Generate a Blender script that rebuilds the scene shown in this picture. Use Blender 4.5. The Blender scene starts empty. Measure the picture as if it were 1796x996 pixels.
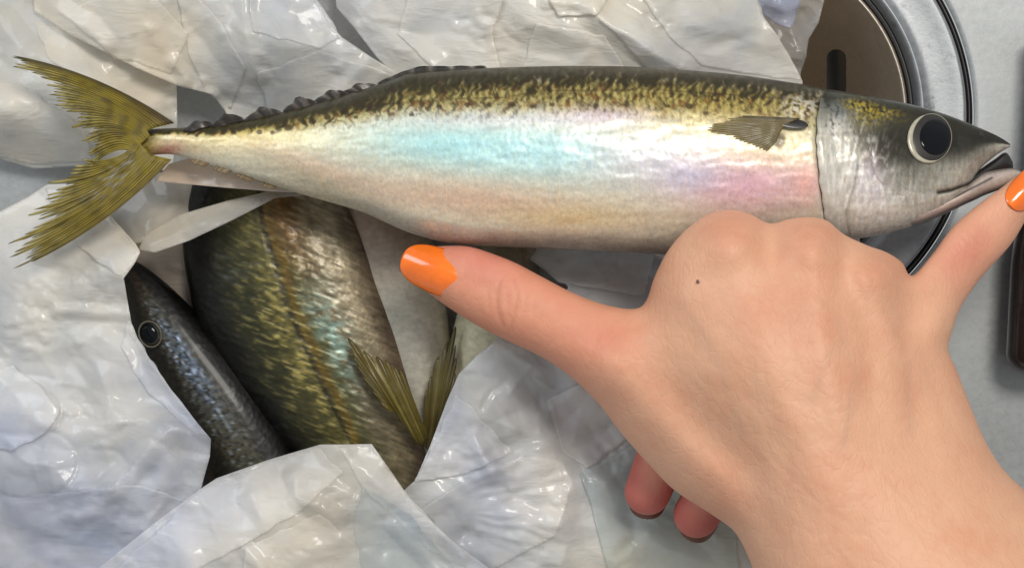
import bpy, math
import numpy as np
from mathutils import Vector

# ------------------------------------------------------------------ camera, world, lights, exposure
S = 0.00016            # metres per unit of the layout grid
H = 3000.0             # camera height in layout units
SC = bpy.context.scene
COL = SC.collection

cam_data = bpy.data.cameras.new("camera")
cam = bpy.data.objects.new("camera", cam_data)
COL.objects.link(cam)
cam.location = (0, 0, H * S)
cam.rotation_euler = (0, 0, 0)
cam_data.sensor_width = 36.0
cam_data.lens = 36.0 * H / 1796.0
cam_data.clip_start = 0.01
cam_data.clip_end = 50
SC.camera = cam

world = bpy.data.worlds.new("World")
SC.world = world
world.use_nodes = True
world.node_tree.nodes["Background"].inputs[0].default_value = (0.86, 0.87, 0.88, 1)
world.node_tree.nodes["Background"].inputs[1].default_value = 0.50

def area(name, loc, target, size, power, color):
    d = bpy.data.lights.new(name, 'AREA')
    d.shape = 'RECTANGLE'; d.size = size[0]; d.size_y = size[1]
    d.energy = power; d.color = color
    o = bpy.data.objects.new(name, d); COL.objects.link(o)
    o.location = loc
    o.rotation_euler = (Vector(target) - Vector(loc)).to_track_quat('-Z', 'Y').to_euler()
    return o
area("ceiling_lamp", (0.22, 0.38, 0.85), (0, 0, 0), (0.30, 0.22), 5.2, (1.0, 0.95, 0.87))
area("window_light", (-0.75, 0.55, 0.75), (0, 0, 0), (0.5, 0.5), 3.6, (0.84, 0.91, 1.0))

SC.view_settings.view_transform = 'Standard'
SC.view_settings.look = 'None'
SC.view_settings.exposure = 0.14
SC.view_settings.gamma = 1.0
SC.cycles.max_bounces = 7
SC.cycles.transparent_max_bounces = 12

# ------------------------------------------------------------------ numpy helpers
RNG = np.random.RandomState(7)

def at(px, py, z):
    """layout point (px, py at counter height) -> metres"""
    px = np.asarray(px, float); py = np.asarray(py, float); z = np.asarray(z, float)
    f = (H - z) / H
    return np.stack([(px - 898) * S * f, (498 - py) * S * f, z * S + 0 * px], -1)

def lin(r, g, b):
    f = lambda c: ((c / 255 + 0.055) / 1.055) ** 2.4 if c / 255 > 0.04045 else c / 255 / 12.92
    return np.array([f(r), f(g), f(b)])

_P = RNG.permutation(4096)
def _h(ix, iy, seed):
    return _P[(_P[(ix + seed * 131) & 4095] + iy) & 4095]
def perlin(x, y, seed=0):
    x = np.asarray(x, float); y = np.asarray(y, float)
    ix = np.floor(x).astype(int); iy = np.floor(y).astype(int)
    fx = x - ix; fy = y - iy
    u = fx * fx * fx * (fx * (fx * 6 - 15) + 10); v = fy * fy * fy * (fy * (fy * 6 - 15) + 10)
    def g(a, b, dx, dy):
        t = _h(a, b, seed) * (2 * math.pi / 4096)
        return np.cos(t) * dx + np.sin(t) * dy
    n0 = g(ix, iy, fx, fy) * (1 - u) + g(ix + 1, iy, fx - 1, fy) * u
    n1 = g(ix, iy + 1, fx, fy - 1) * (1 - u) + g(ix + 1, iy + 1, fx - 1, fy - 1) * u
    return (n0 * (1 - v) + n1 * v) * 1.5
def fbm(x, y, seed=0, o=4):
    s = 0; a = 1; t = 0
    for i in range(o):
        s = s + a * perlin(x * 2 ** i, y * 2 ** i, seed + i * 7); t += a; a *= .5
    return s / t
def facet(x, y, seed=0):
    """piecewise flat height: random values on a triangle lattice, linearly joined"""
    k = (x + y) * 0.3660254; sx = x + k; sy = y + k
    ix = np.floor(sx).astype(int); iy = np.floor(sy).astype(int)
    fx = sx - ix; fy = sy - iy
    r = lambda a, b: _h(a, b, seed) / 2048.0 - 1
    lo = fx > fy
    a = r(ix, iy); c = r(ix + 1, iy + 1)
    b = np.where(lo, r(ix + 1, iy), r(ix, iy + 1))
    big = np.where(lo, fx, fy); sm = np.where(lo, fy, fx)
    return a * (1 - big) + b * (big - sm) + c * sm
def gauss(x, y, cx, cy, rx, ry, rot=0):
    c, s = math.cos(rot), math.sin(rot); dx, dy = x - cx, y - cy
    u = dx * c + dy * s; v = -dx * s + dy * c
    return np.exp(-((u / rx) ** 2 + (v / ry) ** 2))
def sstep(a, b, x):
    t = np.clip((x - a) / (b - a), 0, 1); return t * t * (3 - 2 * t)
def seg_dist(px, py, ax, ay, bx, by):
    dx, dy = bx - ax, by - ay
    t = np.clip(((px - ax) * dx + (py - ay) * dy) / (dx * dx + dy * dy + 1e-9), 0, 1)
    return np.hypot(px - ax - t * dx, py - ay - t * dy), t
def line_dist(px, py, pts):
    d = np.full(np.shape(px), 1e9)
    for (a, b) in zip(pts[:-1], pts[1:]):
        d = np.minimum(d, seg_dist(px, py, a[0], a[1], b[0], b[1])[0])
    return d
def catmull(pts, n=6, closed=True):
    P = np.array(pts, float); N = len(P); out = []
    rng = range(N) if closed else range(N - 1)
    for i in rng:
        p0 = P[(i - 1) % N] if closed or i > 0 else P[0]
        p1 = P[i]; p2 = P[(i + 1) % N]
        p3 = P[(i + 2) % N] if closed or i + 2 < N else P[-1]
        for k in range(n):
            t = k / n
            out.append(0.5 * ((2 * p1) + (-p0 + p2) * t + (2 * p0 - 5 * p1 + 4 * p2 - p3) * t * t + (-p0 + 3 * p1 - 3 * p2 + p3) * t ** 3))
    if not closed: out.append(P[-1])
    return np.array(out)
def poly_sd(px, py, poly, want_near=False):
    """signed distance, + inside; poly is (N,2)"""
    d = np.full(np.shape(px), 1e9); ins = np.zeros(np.shape(px), bool)
    nx = np.zeros(np.shape(px)); ny = np.zeros(np.shape(px))
    for i in range(len(poly)):
        ax, ay = poly[i]; bx, by = poly[(i + 1) % len(poly)]
        dd, t = seg_dist(px, py, ax, ay, bx, by)
        if want_near:
            m = dd < d
            nx = np.where(m, ax + t * (bx - ax), nx); ny = np.where(m, ay + t * (by - ay), ny)
        d = np.minimum(d, dd)
        if ay != by:
            c = ((ay > py) != (by > py)) & (px < (bx - ax) * (py - ay) / (by - ay) + ax)
            ins ^= c
    sd = np.where(ins, d, -d)
    return (sd, nx, ny) if want_near else sd
def tps(ctrl):
    C = np.array(ctrl, float); X = C[:, :2] / 500; V = C[:, 2:]
    def U(r2): return np.where(r2 > 1e-12, r2 * np.log(r2 + 1e-12), 0)
    n = len(X); K = U(((X[:, None] - X[None]) ** 2).sum(-1)) + np.eye(n) * 0.003
    Pm = np.hstack([np.ones((n, 1)), X]); A = np.zeros((n + 3, n + 3))
    A[:n, :n] = K; A[:n, n:] = Pm; A[n:, :n] = Pm.T
    W = np.linalg.solve(A, np.vstack([V, np.zeros((3, V.shape[1]))]))
    def f(px, py):
        x = np.asarray(px) / 500; y = np.asarray(py) / 500
        out = [W[n, k] + W[n + 1, k] * x + W[n + 2, k] * y for k in range(V.shape[1])]
        for i in range(n):
            u = U((x - X[i, 0]) ** 2 + (y - X[i, 1]) ** 2)
            for k in range(V.shape[1]): out[k] = out[k] + W[i, k] * u
        return out if len(out) > 1 else out[0]
    return f

# ------------------------------------------------------------------ object helpers
def mesh_obj(name, verts, faces, mat, parent=None, col=None, smooth=True):
    me = bpy.data.meshes.new(name)
    me.from_pydata(np.asarray(verts).tolist(), [], faces.tolist() if hasattr(faces, 'tolist') else faces)
    if smooth: me.polygons.foreach_set('use_smooth', [True] * len(me.polygons))
    if col is not None:
        ca = me.color_attributes.new('Col', 'FLOAT_COLOR', 'POINT')
        c = np.ones((len(me.vertices), 4)); c[:, :3] = np.clip(col, 0, 1)
        ca.data.foreach_set('color', c.ravel())
    me.materials.append(mat); me.update()
    o = bpy.data.objects.new(name, me); COL.objects.link(o)
    if parent is not None:
        o.parent = parent
        o.matrix_parent_inverse = parent.matrix_basis.inverted()
    return o
def tag(o, label=None, cat=None, group=None, kind=None):
    if label: o['label'] = label
    if cat: o['category'] = cat
    if group: o['group'] = group
    if kind: o['kind'] = kind
    return o
def empty(name, px, py, z=0):
    o = bpy.data.objects.new(name, None); COL.objects.link(o)
    o.location = at(px, py, z).tolist(); o.empty_display_size = 0.01
    return o
def grid_faces(n, m, wrap=False):
    i = np.arange(n - 1)[:, None]; j = np.arange(m if wrap else m - 1)[None]
    j2 = (j + 1) % m
    a = i * m + j; b = i * m + j2; c = (i + 1) * m + j2; d = (i + 1) * m + j
    return np.stack([a + 0 * b, b, c, d], -1).reshape(-1, 4)

class Mat:
    def __init__(s, name):
        s.m = bpy.data.materials.new(name); s.m.use_nodes = True
        s.nt = s.m.node_tree; s.b = s.nt.nodes['Principled BSDF']; s.out = s.nt.nodes['Material Output']
    def n(s, t, **kw):
        nd = s.nt.nodes.new(t)
        for k, v in kw.items():
            if k[0] == '_': setattr(nd, k[1:], v)
            else: nd.inputs[k.replace('__', ' ')].default_value = v
        return nd
    def l(s, a, b): s.nt.links.new(a, b)
    def set(s, **kw):
        for k, v in kw.items(): s.b.inputs[k.replace('__', ' ')].default_value = v
        return s
    def coord(s, scale=(1, 1, 1)):
        tc = s.n('ShaderNodeTexCoord'); mp = s.n('ShaderNodeMapping'); mp.inputs['Scale'].default_value = scale
        s.l(tc.outputs['Object'], mp.inputs['Vector']); return mp.outputs[0]
    def attr(s):
        a = s.n('ShaderNodeAttribute', _attribute_name='Col'); return a.outputs['Color']
    def noise(s, vec, scale, detail=4, rough=.6, dist=0):
        n = s.n('ShaderNodeTexNoise', Scale=scale, Detail=detail, Roughness=rough, Distortion=dist)
        s.l(vec, n.inputs['Vector']); return n.outputs['Fac']
    def ramp(s, fac, stops):
        r = s.n('ShaderNodeValToRGB'); e = r.color_ramp.elements
        while len(e) < len(stops): e.new(.5)
        for k, (p, c) in enumerate(stops):
            e[k].position = p; e[k].color = (*c, 1) if len(c) == 3 else c
        s.l(fac, r.inputs[0]); return r.outputs[0]
    def mul(s, a, b, fac=1.0, mode='MULTIPLY'):
        m = s.n('ShaderNodeMix', _data_type='RGBA', _blend_type=mode)
        m.inputs[0].default_value = fac
        s.l(a, m.inputs[6]); s.l(b, m.inputs[7]); return m.outputs[2]
    def bump(s, h, strength=.3, dist=.0005, prev=None):
        b = s.n('ShaderNodeBump', Strength=strength, Distance=dist); s.l(h, b.inputs['Height'])
        if prev: s.l(prev, b.inputs['Normal'])
        return b.outputs[0]
def g3(v): return (v, v, v)

# ------------------------------------------------------------------ materials
def fish_mat(name, metallic=.2, rough=.40, scale_bump=.09, spec_var=1.0, coat=.28):
    M = Mat(name); M.set(Metallic=metallic, Roughness=rough, Specular__IOR__Level=.35, Coat__Weight=coat, Coat__Roughness=.16)
    v = M.coord(); c = M.attr()
    n1 = M.noise(v, 900, 3, .7); n2 = M.noise(v, 260, 4, .6)
    sp = M.ramp(n1, [(0.25, g3(.84)), (.5, g3(1.0)), (.78, g3(1.12))])
    M.l(M.mul(c, sp, spec_var), M.b.inputs['Base Color'])
    vo = M.n('ShaderNodeTexVoronoi', Scale=620.0); M.l(v, vo.inputs['Vector'])
    b = M.bump(vo.outputs['Distance'], scale_bump, .0004)
    b = M.bump(n2, .06, .0004, b)
    M.l(b, M.b.inputs['Normal'])
    M.l(M.ramp(n2, [(.3, g3(rough - .12)), (.7, g3(rough + .16))]), M.b.inputs['Roughness'])
    return M.m
M_FISH = fish_mat('mackerel_skin')
M_FISH_IN = fish_mat('mackerel_skin_scaly', .3, .42, .25, 1.0, .18)
def fin_mat(name):
    M = Mat(name); M.set(Roughness=.4, Coat__Weight=.4, Coat__Roughness=.2)
    M.l(M.attr(), M.b.inputs['Base Color'])
    v = M.coord((1, 1, 1)); M.l(M.bump(M.noise(v, 700, 3), .3, .0003), M.b.inputs['Normal'])
    tr = M.n('ShaderNodeBsdfTranslucent'); M.l(M.attr(), tr.inputs[0])
    mx = M.n('ShaderNodeMixShader'); mx.inputs[0].default_value = .3
    M.l(M.b.outputs[0], mx.inputs[1]); M.l(tr.outputs[0], mx.inputs[2])
    tp = M.n('ShaderNodeBsdfTransparent'); m2 = M.n('ShaderNodeMixShader'); at_ = M.n('ShaderNodeAttribute', _attribute_name='Clear')
    M.l(at_.outputs['Fac'], m2.inputs[0]); M.l(mx.outputs[0], m2.inputs[1]); M.l(tp.outputs[0], m2.inputs[2]); M.l(m2.outputs[0], M.out.inputs[0])
    return M.m
M_FIN = fin_mat('fin_membrane')
def plain(name, rgb, rough=.4, metallic=0, coat=0, bump=0, bscale=400):
    M = Mat(name); M.set(Base__Color=(*rgb, 1), Roughness=rough, Metallic=metallic, Coat__Weight=coat, Coat__Roughness=.08)
    v = M.coord(); n = M.noise(v, bscale, 4)
    cc = M.ramp(n, [(.3, tuple(np.array(rgb) * .85)), (.7, tuple(np.minimum(1, np.array(rgb) * 1.12)))])
    M.l(cc, M.b.inputs['Base Color'])
    if bump: M.l(M.bump(n, bump, .0004), M.b.inputs['Normal'])
    return M.m
M_PUPIL = plain('pupil', (.003, .004, .006), .10, 0, 0)
M_PUPIL.node_tree.nodes['Principled BSDF'].inputs['Specular IOR Level'].default_value = .22
M_IRIS = plain('iris_dark', (.020, .017, .014), .45, 0, .05)
M_EYERING = plain('eye_ring_silver', (.44, .41, .32), .35, .2, .3, .2, 500)
M_RINGD = plain('eye_ring_dull', (.13, .12, .09), .4, .2, .2, .3, 600)
M_DARK = plain('mouth_and_shade_dark', (.012, .010, .010), .35, 0, .3)  # near-black for mouth and nostril, and painted shade in grooves, slot, fin base
M_NAIL = plain('orange_nail_polish', tuple(lin(240, 112, 6)), .2, 0, .8, .06, 160)
M_NAILU = plain('nail_underside', (.12, .04, .02), .35, 0, .3, .1)

def skin_mat():
    M = Mat('skin'); M.set(Roughness=.52, Specular__IOR__Level=.42, Subsurface__Weight=.10, Subsurface__Scale=.003)
    M.b.inputs['Subsurface Radius'].default_value = (1, .35, .2)
    v = M.coord(); n = M.noise(v, 55, 5, .6); n2 = M.noise(v, 1500, 3, .6)
    t = M.ramp(n, [(.3, (.96, .86, .83)), (.5, (1, 1, 1)), (.7, (1.03, 1.07, 1.06))])
    M.l(M.mul(M.attr(), t), M.b.inputs['Base Color'])
    vo = M.n('ShaderNodeTexVoronoi', Scale=900.0); M.l(v, vo.inputs['Vector'])
    b = M.bump(vo.outputs['Distance'], .10, .0003); b = M.bump(n2, .2, .0002, b); b = M.bump(M.noise(M.coord((1, .45, 1)), 420, 4, .6, 1.0), .22, .0005, b)
    vo2 = M.n('ShaderNodeTexVoronoi', Scale=430.0, _feature='DISTANCE_TO_EDGE'); M.l(M.coord((1, .6, 1)), vo2.inputs['Vector'])
    b = M.bump(M.ramp(vo2.outputs['Distance'], [(0, g3(0)), (.12, g3(1))]), .16, .0003, b)
    M.l(b, M.b.inputs['Normal']); return M.m
M_SKIN = skin_mat()

def film_mat(name, tint, clear=.2, rough=.28):
    M = Mat(name); M.set(Roughness=rough + .15, Specular__IOR__Level=.5, Coat__Weight=.65, Coat__Roughness=.10)
    v = M.coord(); n = M.noise(v, 28, 5, .6, .6)
    c = M.ramp(n, [(.3, tuple(np.array(tint) * np.array([.80, .84, .92]))), (.5, tuple(tint)), (.72, tuple(np.minimum(1, np.array(tint) * np.array([1.07, 1.03, .97]))))])
    M.l(c, M.b.inputs['Base Color'])
    vs = M.coord((1, 1.8, 1))
    n2 = M.noise(vs, 45, 3, .5, 1.6); n3 = M.noise(vs, 170, 3, .55, 2.5)
    rd = M.n('ShaderNodeMath', _operation='SUBTRACT'); M.l(n2, rd.inputs[0]); rd.inputs[1].default_value = .5
    ab = M.n('ShaderNodeMath', _operation='ABSOLUTE'); M.l(rd.outputs[0], ab.inputs[0])
    b = M.bump(ab.outputs[0], .04, .0016); b = M.bump(n3, .05, .0004, b)
    M.l(b, M.b.inputs['Normal'])
    tc = M.n('ShaderNodeTexCoord')
    for rot, k in ((.7, 1.0), (-.5, .7), (1.9, .6)):
        mp = M.n('ShaderNodeMapping'); mp.inputs['Rotation'].default_value = (0, 0, rot); mp.inputs['Scale'].default_value = (.22, 1, 1)
        M.l(tc.outputs['Object'], mp.inputs['Vector']); ns_ = M.noise(mp.outputs[0], 330 * k, 3, .6, .8)
        msk = M.ramp(M.noise(v, 30 + 9 * rot, 2, .5), [(.45, g3(.5)), (.62, g3(1))])
        mm = M.n('ShaderNodeMath', _operation='MULTIPLY'); M.l(M.ramp(ns_, [(.5, g3(0)), (.62, g3(1)), (.7, g3(.2))]), mm.inputs[0]); M.l(msk, mm.inputs[1])
        b = M.bump(mm.outputs[0], .20, .0005, b)
    M.l(b, M.b.inputs['Normal'])
    c = M.mul(c, M.ramp(M.noise(v, 9, 3, .5, .5), [(.36, (.86, .89, 1.0)), (.5, (.97, .97, .97)), (.64, (1.0, .955, .87))]))
    M.l(c, M.b.inputs['Base Color'])
    tl = M.n('ShaderNodeBsdfTranslucent'); M.l(c, tl.inputs[0])
    m1 = M.n('ShaderNodeMixShader'); m1.inputs[0].default_value = .3
    M.l(M.b.outputs[0], m1.inputs[1]); M.l(tl.outputs[0], m1.inputs[2])
    tp = M.n('ShaderNodeBsdfTransparent')
    m2 = M.n('ShaderNodeMixShader')
    M.l(M.ramp(M.noise(v, 18, 3, .5, 1.2), [(.35, g3(min(.85, clear * 1.5))), (.65, g3(clear * .55))]), m2.inputs[0])
    M.l(m1.outputs[0], m2.inputs[1]); M.l(tp.outputs[0], m2.inputs[2])
    M.l(m2.outputs[0], M.out.inputs[0]); return M.m
M_FILM = film_mat('bag_film_milky', (.86, .845, .80), .40)
M_FILM_COOL = film_mat('bag_film_cool', (.82, .83, .82), .42)
M_FOLD = film_mat('bag_fold_milky', (.88, .87, .84), .55)
M_FOLD_COOL = film_mat('bag_fold_cool', (.66, .72, .72), .6)
M_FOLD_BLUE = film_mat('bag_fold_blue', (.62, .68, .90), .6)
M_FILM_CLEAR = film_mat('bag_film_clear', (.68, .66, .62), .58, .22)
M_FILM_PINK = film_mat('bag_film_blush', (.78, .68, .60), .12)
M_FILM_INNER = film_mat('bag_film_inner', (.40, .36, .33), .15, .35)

def steel(name, base, rough, blotch=False):
    M = Mat(name); M.set(Metallic=.5, Roughness=rough)
    v = M.coord(); n = M.noise(v, 500, 5, .7); n2 = M.noise(v, 25, 5, .6); n3 = M.noise(v, 130, 4, .75)
    c = M.ramp(n2, [(.3, tuple(np.array(base) * .86)), (.7, tuple(np.array(base) * 1.1))])
    c = M.mul(c, M.ramp(n, [(.3, g3(.86)), (.7, g3(1.1))]))
    if blotch: c = M.mul(c, M.ramp(n3, [(.3, g3(.55)), (.42, g3(1)), (.8, g3(1.05))]))
    M.l(c, M.b.inputs['Base Color'])
    M.l(M.ramp(n, [(.3, g3(rough - .07)), (.7, g3(rough + .1))]), M.b.inputs['Roughness'])
    M.l(M.bump(n, .2, .0002), M.b.inputs['Normal']); return M.m
M_STEEL = steel('brushed_steel', (.325, .34, .345), .50)
M_RIM = steel('rim_steel', (.27, .285, .30), .38, True)
M_BOWL = steel('bowl_steel', (.56, .49, .40), .34)
M_BOWL.node_tree.nodes['Principled BSDF'].inputs['Metallic'].default_value = .65
M_HANDLE = plain('dark_brown_gloss', (.022, .014, .012), .22, .3, .6, 1, 160)

# ------------------------------------------------------------------ countertop and sink bowl
CX, CY = 1300.0, 200.0
def flat(px, py, z):
    return np.stack([(px - 898) * S, (498 - py) * S, z * S + 0 * px], -1)
a = np.linspace(0, 2 * math.pi, 361)[:-1]
rad = np.array([409, 412, 418, 430, 500, 800, 1500, 2600])
zz = np.array([-5, -1, 0, 0, 0, 0, 0, 0.])
V = np.concatenate([flat(CX + r * np.cos(a), CY + r * np.sin(a), z) for r, z in zip(rad, zz)])
deck = mesh_obj('countertop', V, grid_faces(len(rad), 360, True), M_STEEL)
tag(deck, 'brushed grey steel sink surround under the bag and hand', 'countertop', kind='structure')

sink = empty('sink_bowl', CX, CY, 0)
tag(sink, 'round stainless steel sink bowl with grooved rim behind the mackerel head', 'sink')
prof = [(409, -12), (407, -22), (402, -24), (398, -18), (396, -4), (392, 2), (385, 3), (360, 0), (335, -1), (324, 2), (318, 5), (313, 2), (310, -8), (308, -26), (305, -32), (300, -32), (297, -22)]
prof = catmull(prof, 4, False)
na = 720; a = np.linspace(0, 2 * math.pi, na + 1)[:-1]
V = np.concatenate([flat(CX + r * np.cos(a), CY + r * np.sin(a), z) for r, z in prof])
mesh_obj('rim', V, grid_faces(len(prof), na, True), M_RIM, sink)
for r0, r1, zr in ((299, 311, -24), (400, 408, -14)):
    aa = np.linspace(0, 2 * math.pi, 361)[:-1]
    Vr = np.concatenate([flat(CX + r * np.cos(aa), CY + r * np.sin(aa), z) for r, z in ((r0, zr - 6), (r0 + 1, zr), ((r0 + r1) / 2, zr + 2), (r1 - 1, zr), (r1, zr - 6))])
    mesh_obj('groove_shade', Vr, grid_faces(5, 360, True), M_DARK, sink)  # dark ribbon added in each rim groove to stand for the shaded gap
prof = catmull([(297, -22), (293, -14), (288, -16), (284, -40), (272, -110), (245, -260), (205, -430), (160, -520), (120, -560), (80, -570), (2, -572)], 40, False)
na = 1440; a = np.linspace(0, 2 * math.pi, na + 1)[:-1]
R_, A_ = np.meshgrid(prof[:, 0], a, indexing='ij'); Z_ = np.repeat(prof[:, 1][:, None], na, 1)
X_ = CX + R_ * np.cos(A_); Y_ = CY + R_ * np.sin(A_)
ix = 898 + (X_ - 898) * H / (H - Z_); iy = 498 + (Y_ - 498) * H / (H - Z_)
dd, _ = seg_dist(ix, iy, 1467, 104, 1467, 180)
push = 0.0
X_ = X_ + push * np.cos(A_); Y_ = Y_ + push * np.sin(A_)
Vb = flat(X_, Y_, Z_).reshape(-1, 3); fi = grid_faces(len(prof), na, True)
sel = ((dd < 18) & (Z_ < -60)).ravel()[fi].all(1)
mesh_obj('bowl', Vb, fi[~sel], M_BOWL, sink)
f2 = fi[sel]; used = np.unique(f2); mp = np.zeros(len(Vb), int); mp[used] = np.arange(len(used))
Vb = flat(X_ + 14 * np.cos(A_), Y_ + 14 * np.sin(A_), Z_).reshape(-1, 3); sel = ((dd < 46) & (Z_ < -60)).ravel()[fi].all(1)
f2 = fi[sel]; used = np.unique(f2); mp = np.zeros(len(Vb), int); mp[used] = np.arange(len(used))
mesh_obj('overflow_slot', Vb[used], mp[f2], M_DARK, sink)  # near-black backing behind the opening stands in for the shade inside the slot

# ------------------------------------------------------------------ dark handle at the right edge
t = np.linspace(0, 1, 90); th = np.linspace(0, 2 * math.pi, 49)[:-1]
ax0 = np.array([1862., 60.]); ax1 = np.array([1830., 662.])
verts = []
for tt in t:
    c = ax0 + (ax1 - ax0) * tt
    w = (44 + 24 * sstep(.3, .7, tt)) * math.sqrt(max(0, 1 - ((tt - .93) / .07) ** 2 if tt > .93 else 1)) + .3
    verts.append(at(c[0] + w * np.cos(th), c[1] + 0 * th, 62 + min(w, 55) * np.sin(th)))
hd = empty('utensil_handle', 1825, 400, 0)
tag(hd, 'dark brown glossy handle lying on the steel beside the little fingertip', 'handle')
mesh_obj('grip', np.concatenate(verts), grid_faces(90, 48, True), M_HANDLE, hd)
verts = []
for tt in np.linspace(0, 1, 12):
    c = ax0 + (ax1 - ax0) * (.10 + .03 * tt); w = 38 + 3 * math.sin(tt * math.pi)
    verts.append(at(c[0] + w * np.cos(th), c[1] + 0 * th, 62 + w * np.sin(th)))
mesh_obj('collar', np.concatenate(verts), grid_faces(12, 48, True), M_RIM, hd)

# ------------------------------------------------------------------ plastic bag
def film_mesh(name, P, zfun, mat, parent, step, label=None):
    x0, y0 = P.min(0) - step * 2; x1, y1 = P.max(0) + step * 2
    gx = np.arange(x0, x1, step); gy = np.arange(y0, y1, step)
    Y, X = np.meshgrid(gy, gx, indexing='ij')
    sd, nx, ny = poly_sd(X, Y, P, True)
    n, m = X.shape
    keep = sd > -step * .62
    F = grid_faces(n, m); F = F[keep.ravel()[F].all(1)]
    # boundary vertices slide onto the outline
    e = np.concatenate([F[:, [0, 1]], F[:, [1, 2]], F[:, [2, 3]], F[:, [3, 0]]]); e.sort(1)
    key = e[:, 0].astype(np.int64) * (n * m) + e[:, 1]; u, cnt = np.unique(key, return_counts=True)
    ub = u[cnt == 1]; bv = np.unique(np.concatenate([ub // (n * m), ub % (n * m)]))
    X = X.ravel(); Y = Y.ravel(); sd = sd.ravel().copy()
    X[bv] = nx.ravel()[bv]; Y[bv] = ny.ravel()[bv]; sd[bv] = 0
    used = np.unique(F); mp = np.full(n * m, -1); mp[used] = np.arange(len(used)); F = mp[F]
    X = X[used]; Y = Y[used]; sd = np.maximum(sd[used], 0)
    Z = zfun(X, Y, sd)
    o = mesh_obj(name, at(X, Y, np.maximum(Z, 3)), F, mat, parent)
    sol = o.modifiers.new('film', 'SOLIDIFY'); sol.thickness = .8 * S; sol.offset = 0
    if label: o['label'] = label
    return o
def sheet(name, poly, ctrl, mat, parent, seed, creases=(), crumple=7, step=3.2, warp=.35, extra=None, fine=1.0, scale=1.0, edge=0, ang=.4, label=None, glints=(), folds=()):
    P = np.array(poly, float); base = tps(ctrl)
    bx0, by0 = P.min(0); bw, bh = np.ptp(P, 0)
    rr = np.random.RandomState(seed); lines = []
    for k in range(int(14 + bw * bh / 12000)):
        qx, qy = bx0 + rr.rand() * bw, by0 + rr.rand() * bh; an = ang + rr.randn() * .8; ln = 25 + 150 * rr.rand() ** 2
        mx, my = qx + ln * .5 * math.cos(an) + 10 * rr.randn(), qy + ln * .5 * math.sin(an) + 10 * rr.randn()
        lines.append(([(qx, qy), (mx, my), (qx + ln * math.cos(an), qy + ln * math.sin(an))], mx, my, ln, rr.choice([-1, 1, 1]) * (2 + 4 * rr.rand()), 12 + 24 * rr.rand()))
    tiny = []
    for k in range(int(bw * bh / 3600)):
        qx, qy = bx0 + rr.rand() * bw, by0 + rr.rand() * bh
        if perlin(qx / 120, qy / 120, seed + 44) < -.12: continue
        an = ang + .9 * perlin(qx / 150, qy / 150, seed + 45) * 2 + rr.randn() * .45; ln = 14 + 50 * rr.rand() ** 2
        dx, dy = ln / 2 * math.cos(an), ln / 2 * math.sin(an); jx, jy = rr.randn(2) * 3
        tiny.append(((qx - dx, qy - dy), (qx + jx, qy + jy), (qx + dx, qy + dy), rr.choice([-1, 1]) * (.8 + 1.8 * rr.rand()) * fine, 4.5 + 6 * rr.rand()))
    def zf(X, Y, sd):
        Z = base(X, Y)
        wx = X + 60 * warp * fbm(X / 110, Y / 110, seed + 3, 2); wy = Y + 60 * warp * fbm(X / 110, Y / 110, seed + 5, 2)
        ca, sa = math.cos(ang), math.sin(ang)
        rx = wx * ca + wy * sa; ry = (-wx * sa + wy * ca) * 1.35
        c = facet(rx / (190 * scale), ry / (190 * scale), seed) * 3.0 + facet(rx / (85 * scale) + 9, ry / (70 * scale), seed + 1) * 1.1 * fine \
            + facet(ry / 34 + 3, rx / 40, seed + 2) * .2 * fine * sstep(.0, .4, perlin(X / 110, Y / 110, seed + 11))
        Z = Z + crumple * c
        for q0, q1, q2, amp, w in tiny:
            bb = (np.abs(X - q1[0]) < 60) & (np.abs(Y - q1[1]) < 60)
            if bb.any():
                d_ = line_dist(X[bb], Y[bb], [q0, q1, q2]); Z[bb] = Z[bb] + amp * np.maximum(0, 1 - d_ / w)
        for pts, mx, my, ln, amp, w in lines:
            Z = Z + amp * crumple / 5 * np.maximum(0, 1 - line_dist(X, Y, pts) / w) * sstep(ln * .75, 0, np.hypot(X - mx, Y - my))
        for cr in creases:
            pts, amp, w = cr[0], cr[1], cr[2]
            d = line_dist(X + 3 * perlin(X / 60, Y / 60, seed + 31), Y + 3 * perlin(X / 60, Y / 60, seed + 33), pts)
            w2 = w * 1.8
            Z = Z + amp * .75 * (np.sqrt(w2 * w2 + 9) - np.sqrt(np.minimum(d, w2) ** 2 + 9)) / w2
        for (cx_, cy_, rx_, ry_) in glints:
            g_ = gauss(X, Y, cx_, cy_, rx_, ry_)
            Z = Z + 2.6 * facet(X / 17, Y / 15, seed + 61) * sstep(.25, .8, g_) + 1.3 * facet(X / 10, Y / 9, seed + 62) * sstep(.3, .8, g_)
        if edge: Z = Z + edge * np.exp(-sd / 14.)
        if extra: Z = Z + extra(X, Y)
        return Z
    o = film_mesh(name, P, zf, mat, parent, step, label)
    for i, fd in enumerate(folds):
        p0 = np.array(fd[0] if isinstance(fd, tuple) else fd, float)
        pf = np.concatenate([p0[k] + (p0[(k + 1) % len(p0)] - p0[k]) * np.linspace(0, 1, 9)[:-1, None] for k in range(len(p0))])
        pf = pf + 4 * np.stack([perlin(pf[:, 0] / 28, pf[:, 1] / 28, seed + 81), perlin(pf[:, 0] / 28, pf[:, 1] / 28, seed + 82)], -1); mt = fd[1] if isinstance(fd, tuple) else M_FOLD
        film_mesh('fold_layer', pf, lambda X, Y, sd, i=i: zf(X, Y, np.full(X.shape, 99.)) + 1.5 + .9 * i + 1.0 * np.exp(-sd / 5.) + crumple * .12 * (1 + facet(X / 60 + i, Y / 75, seed + 71 + i)), mt, o, 4.0)
    return o

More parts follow.
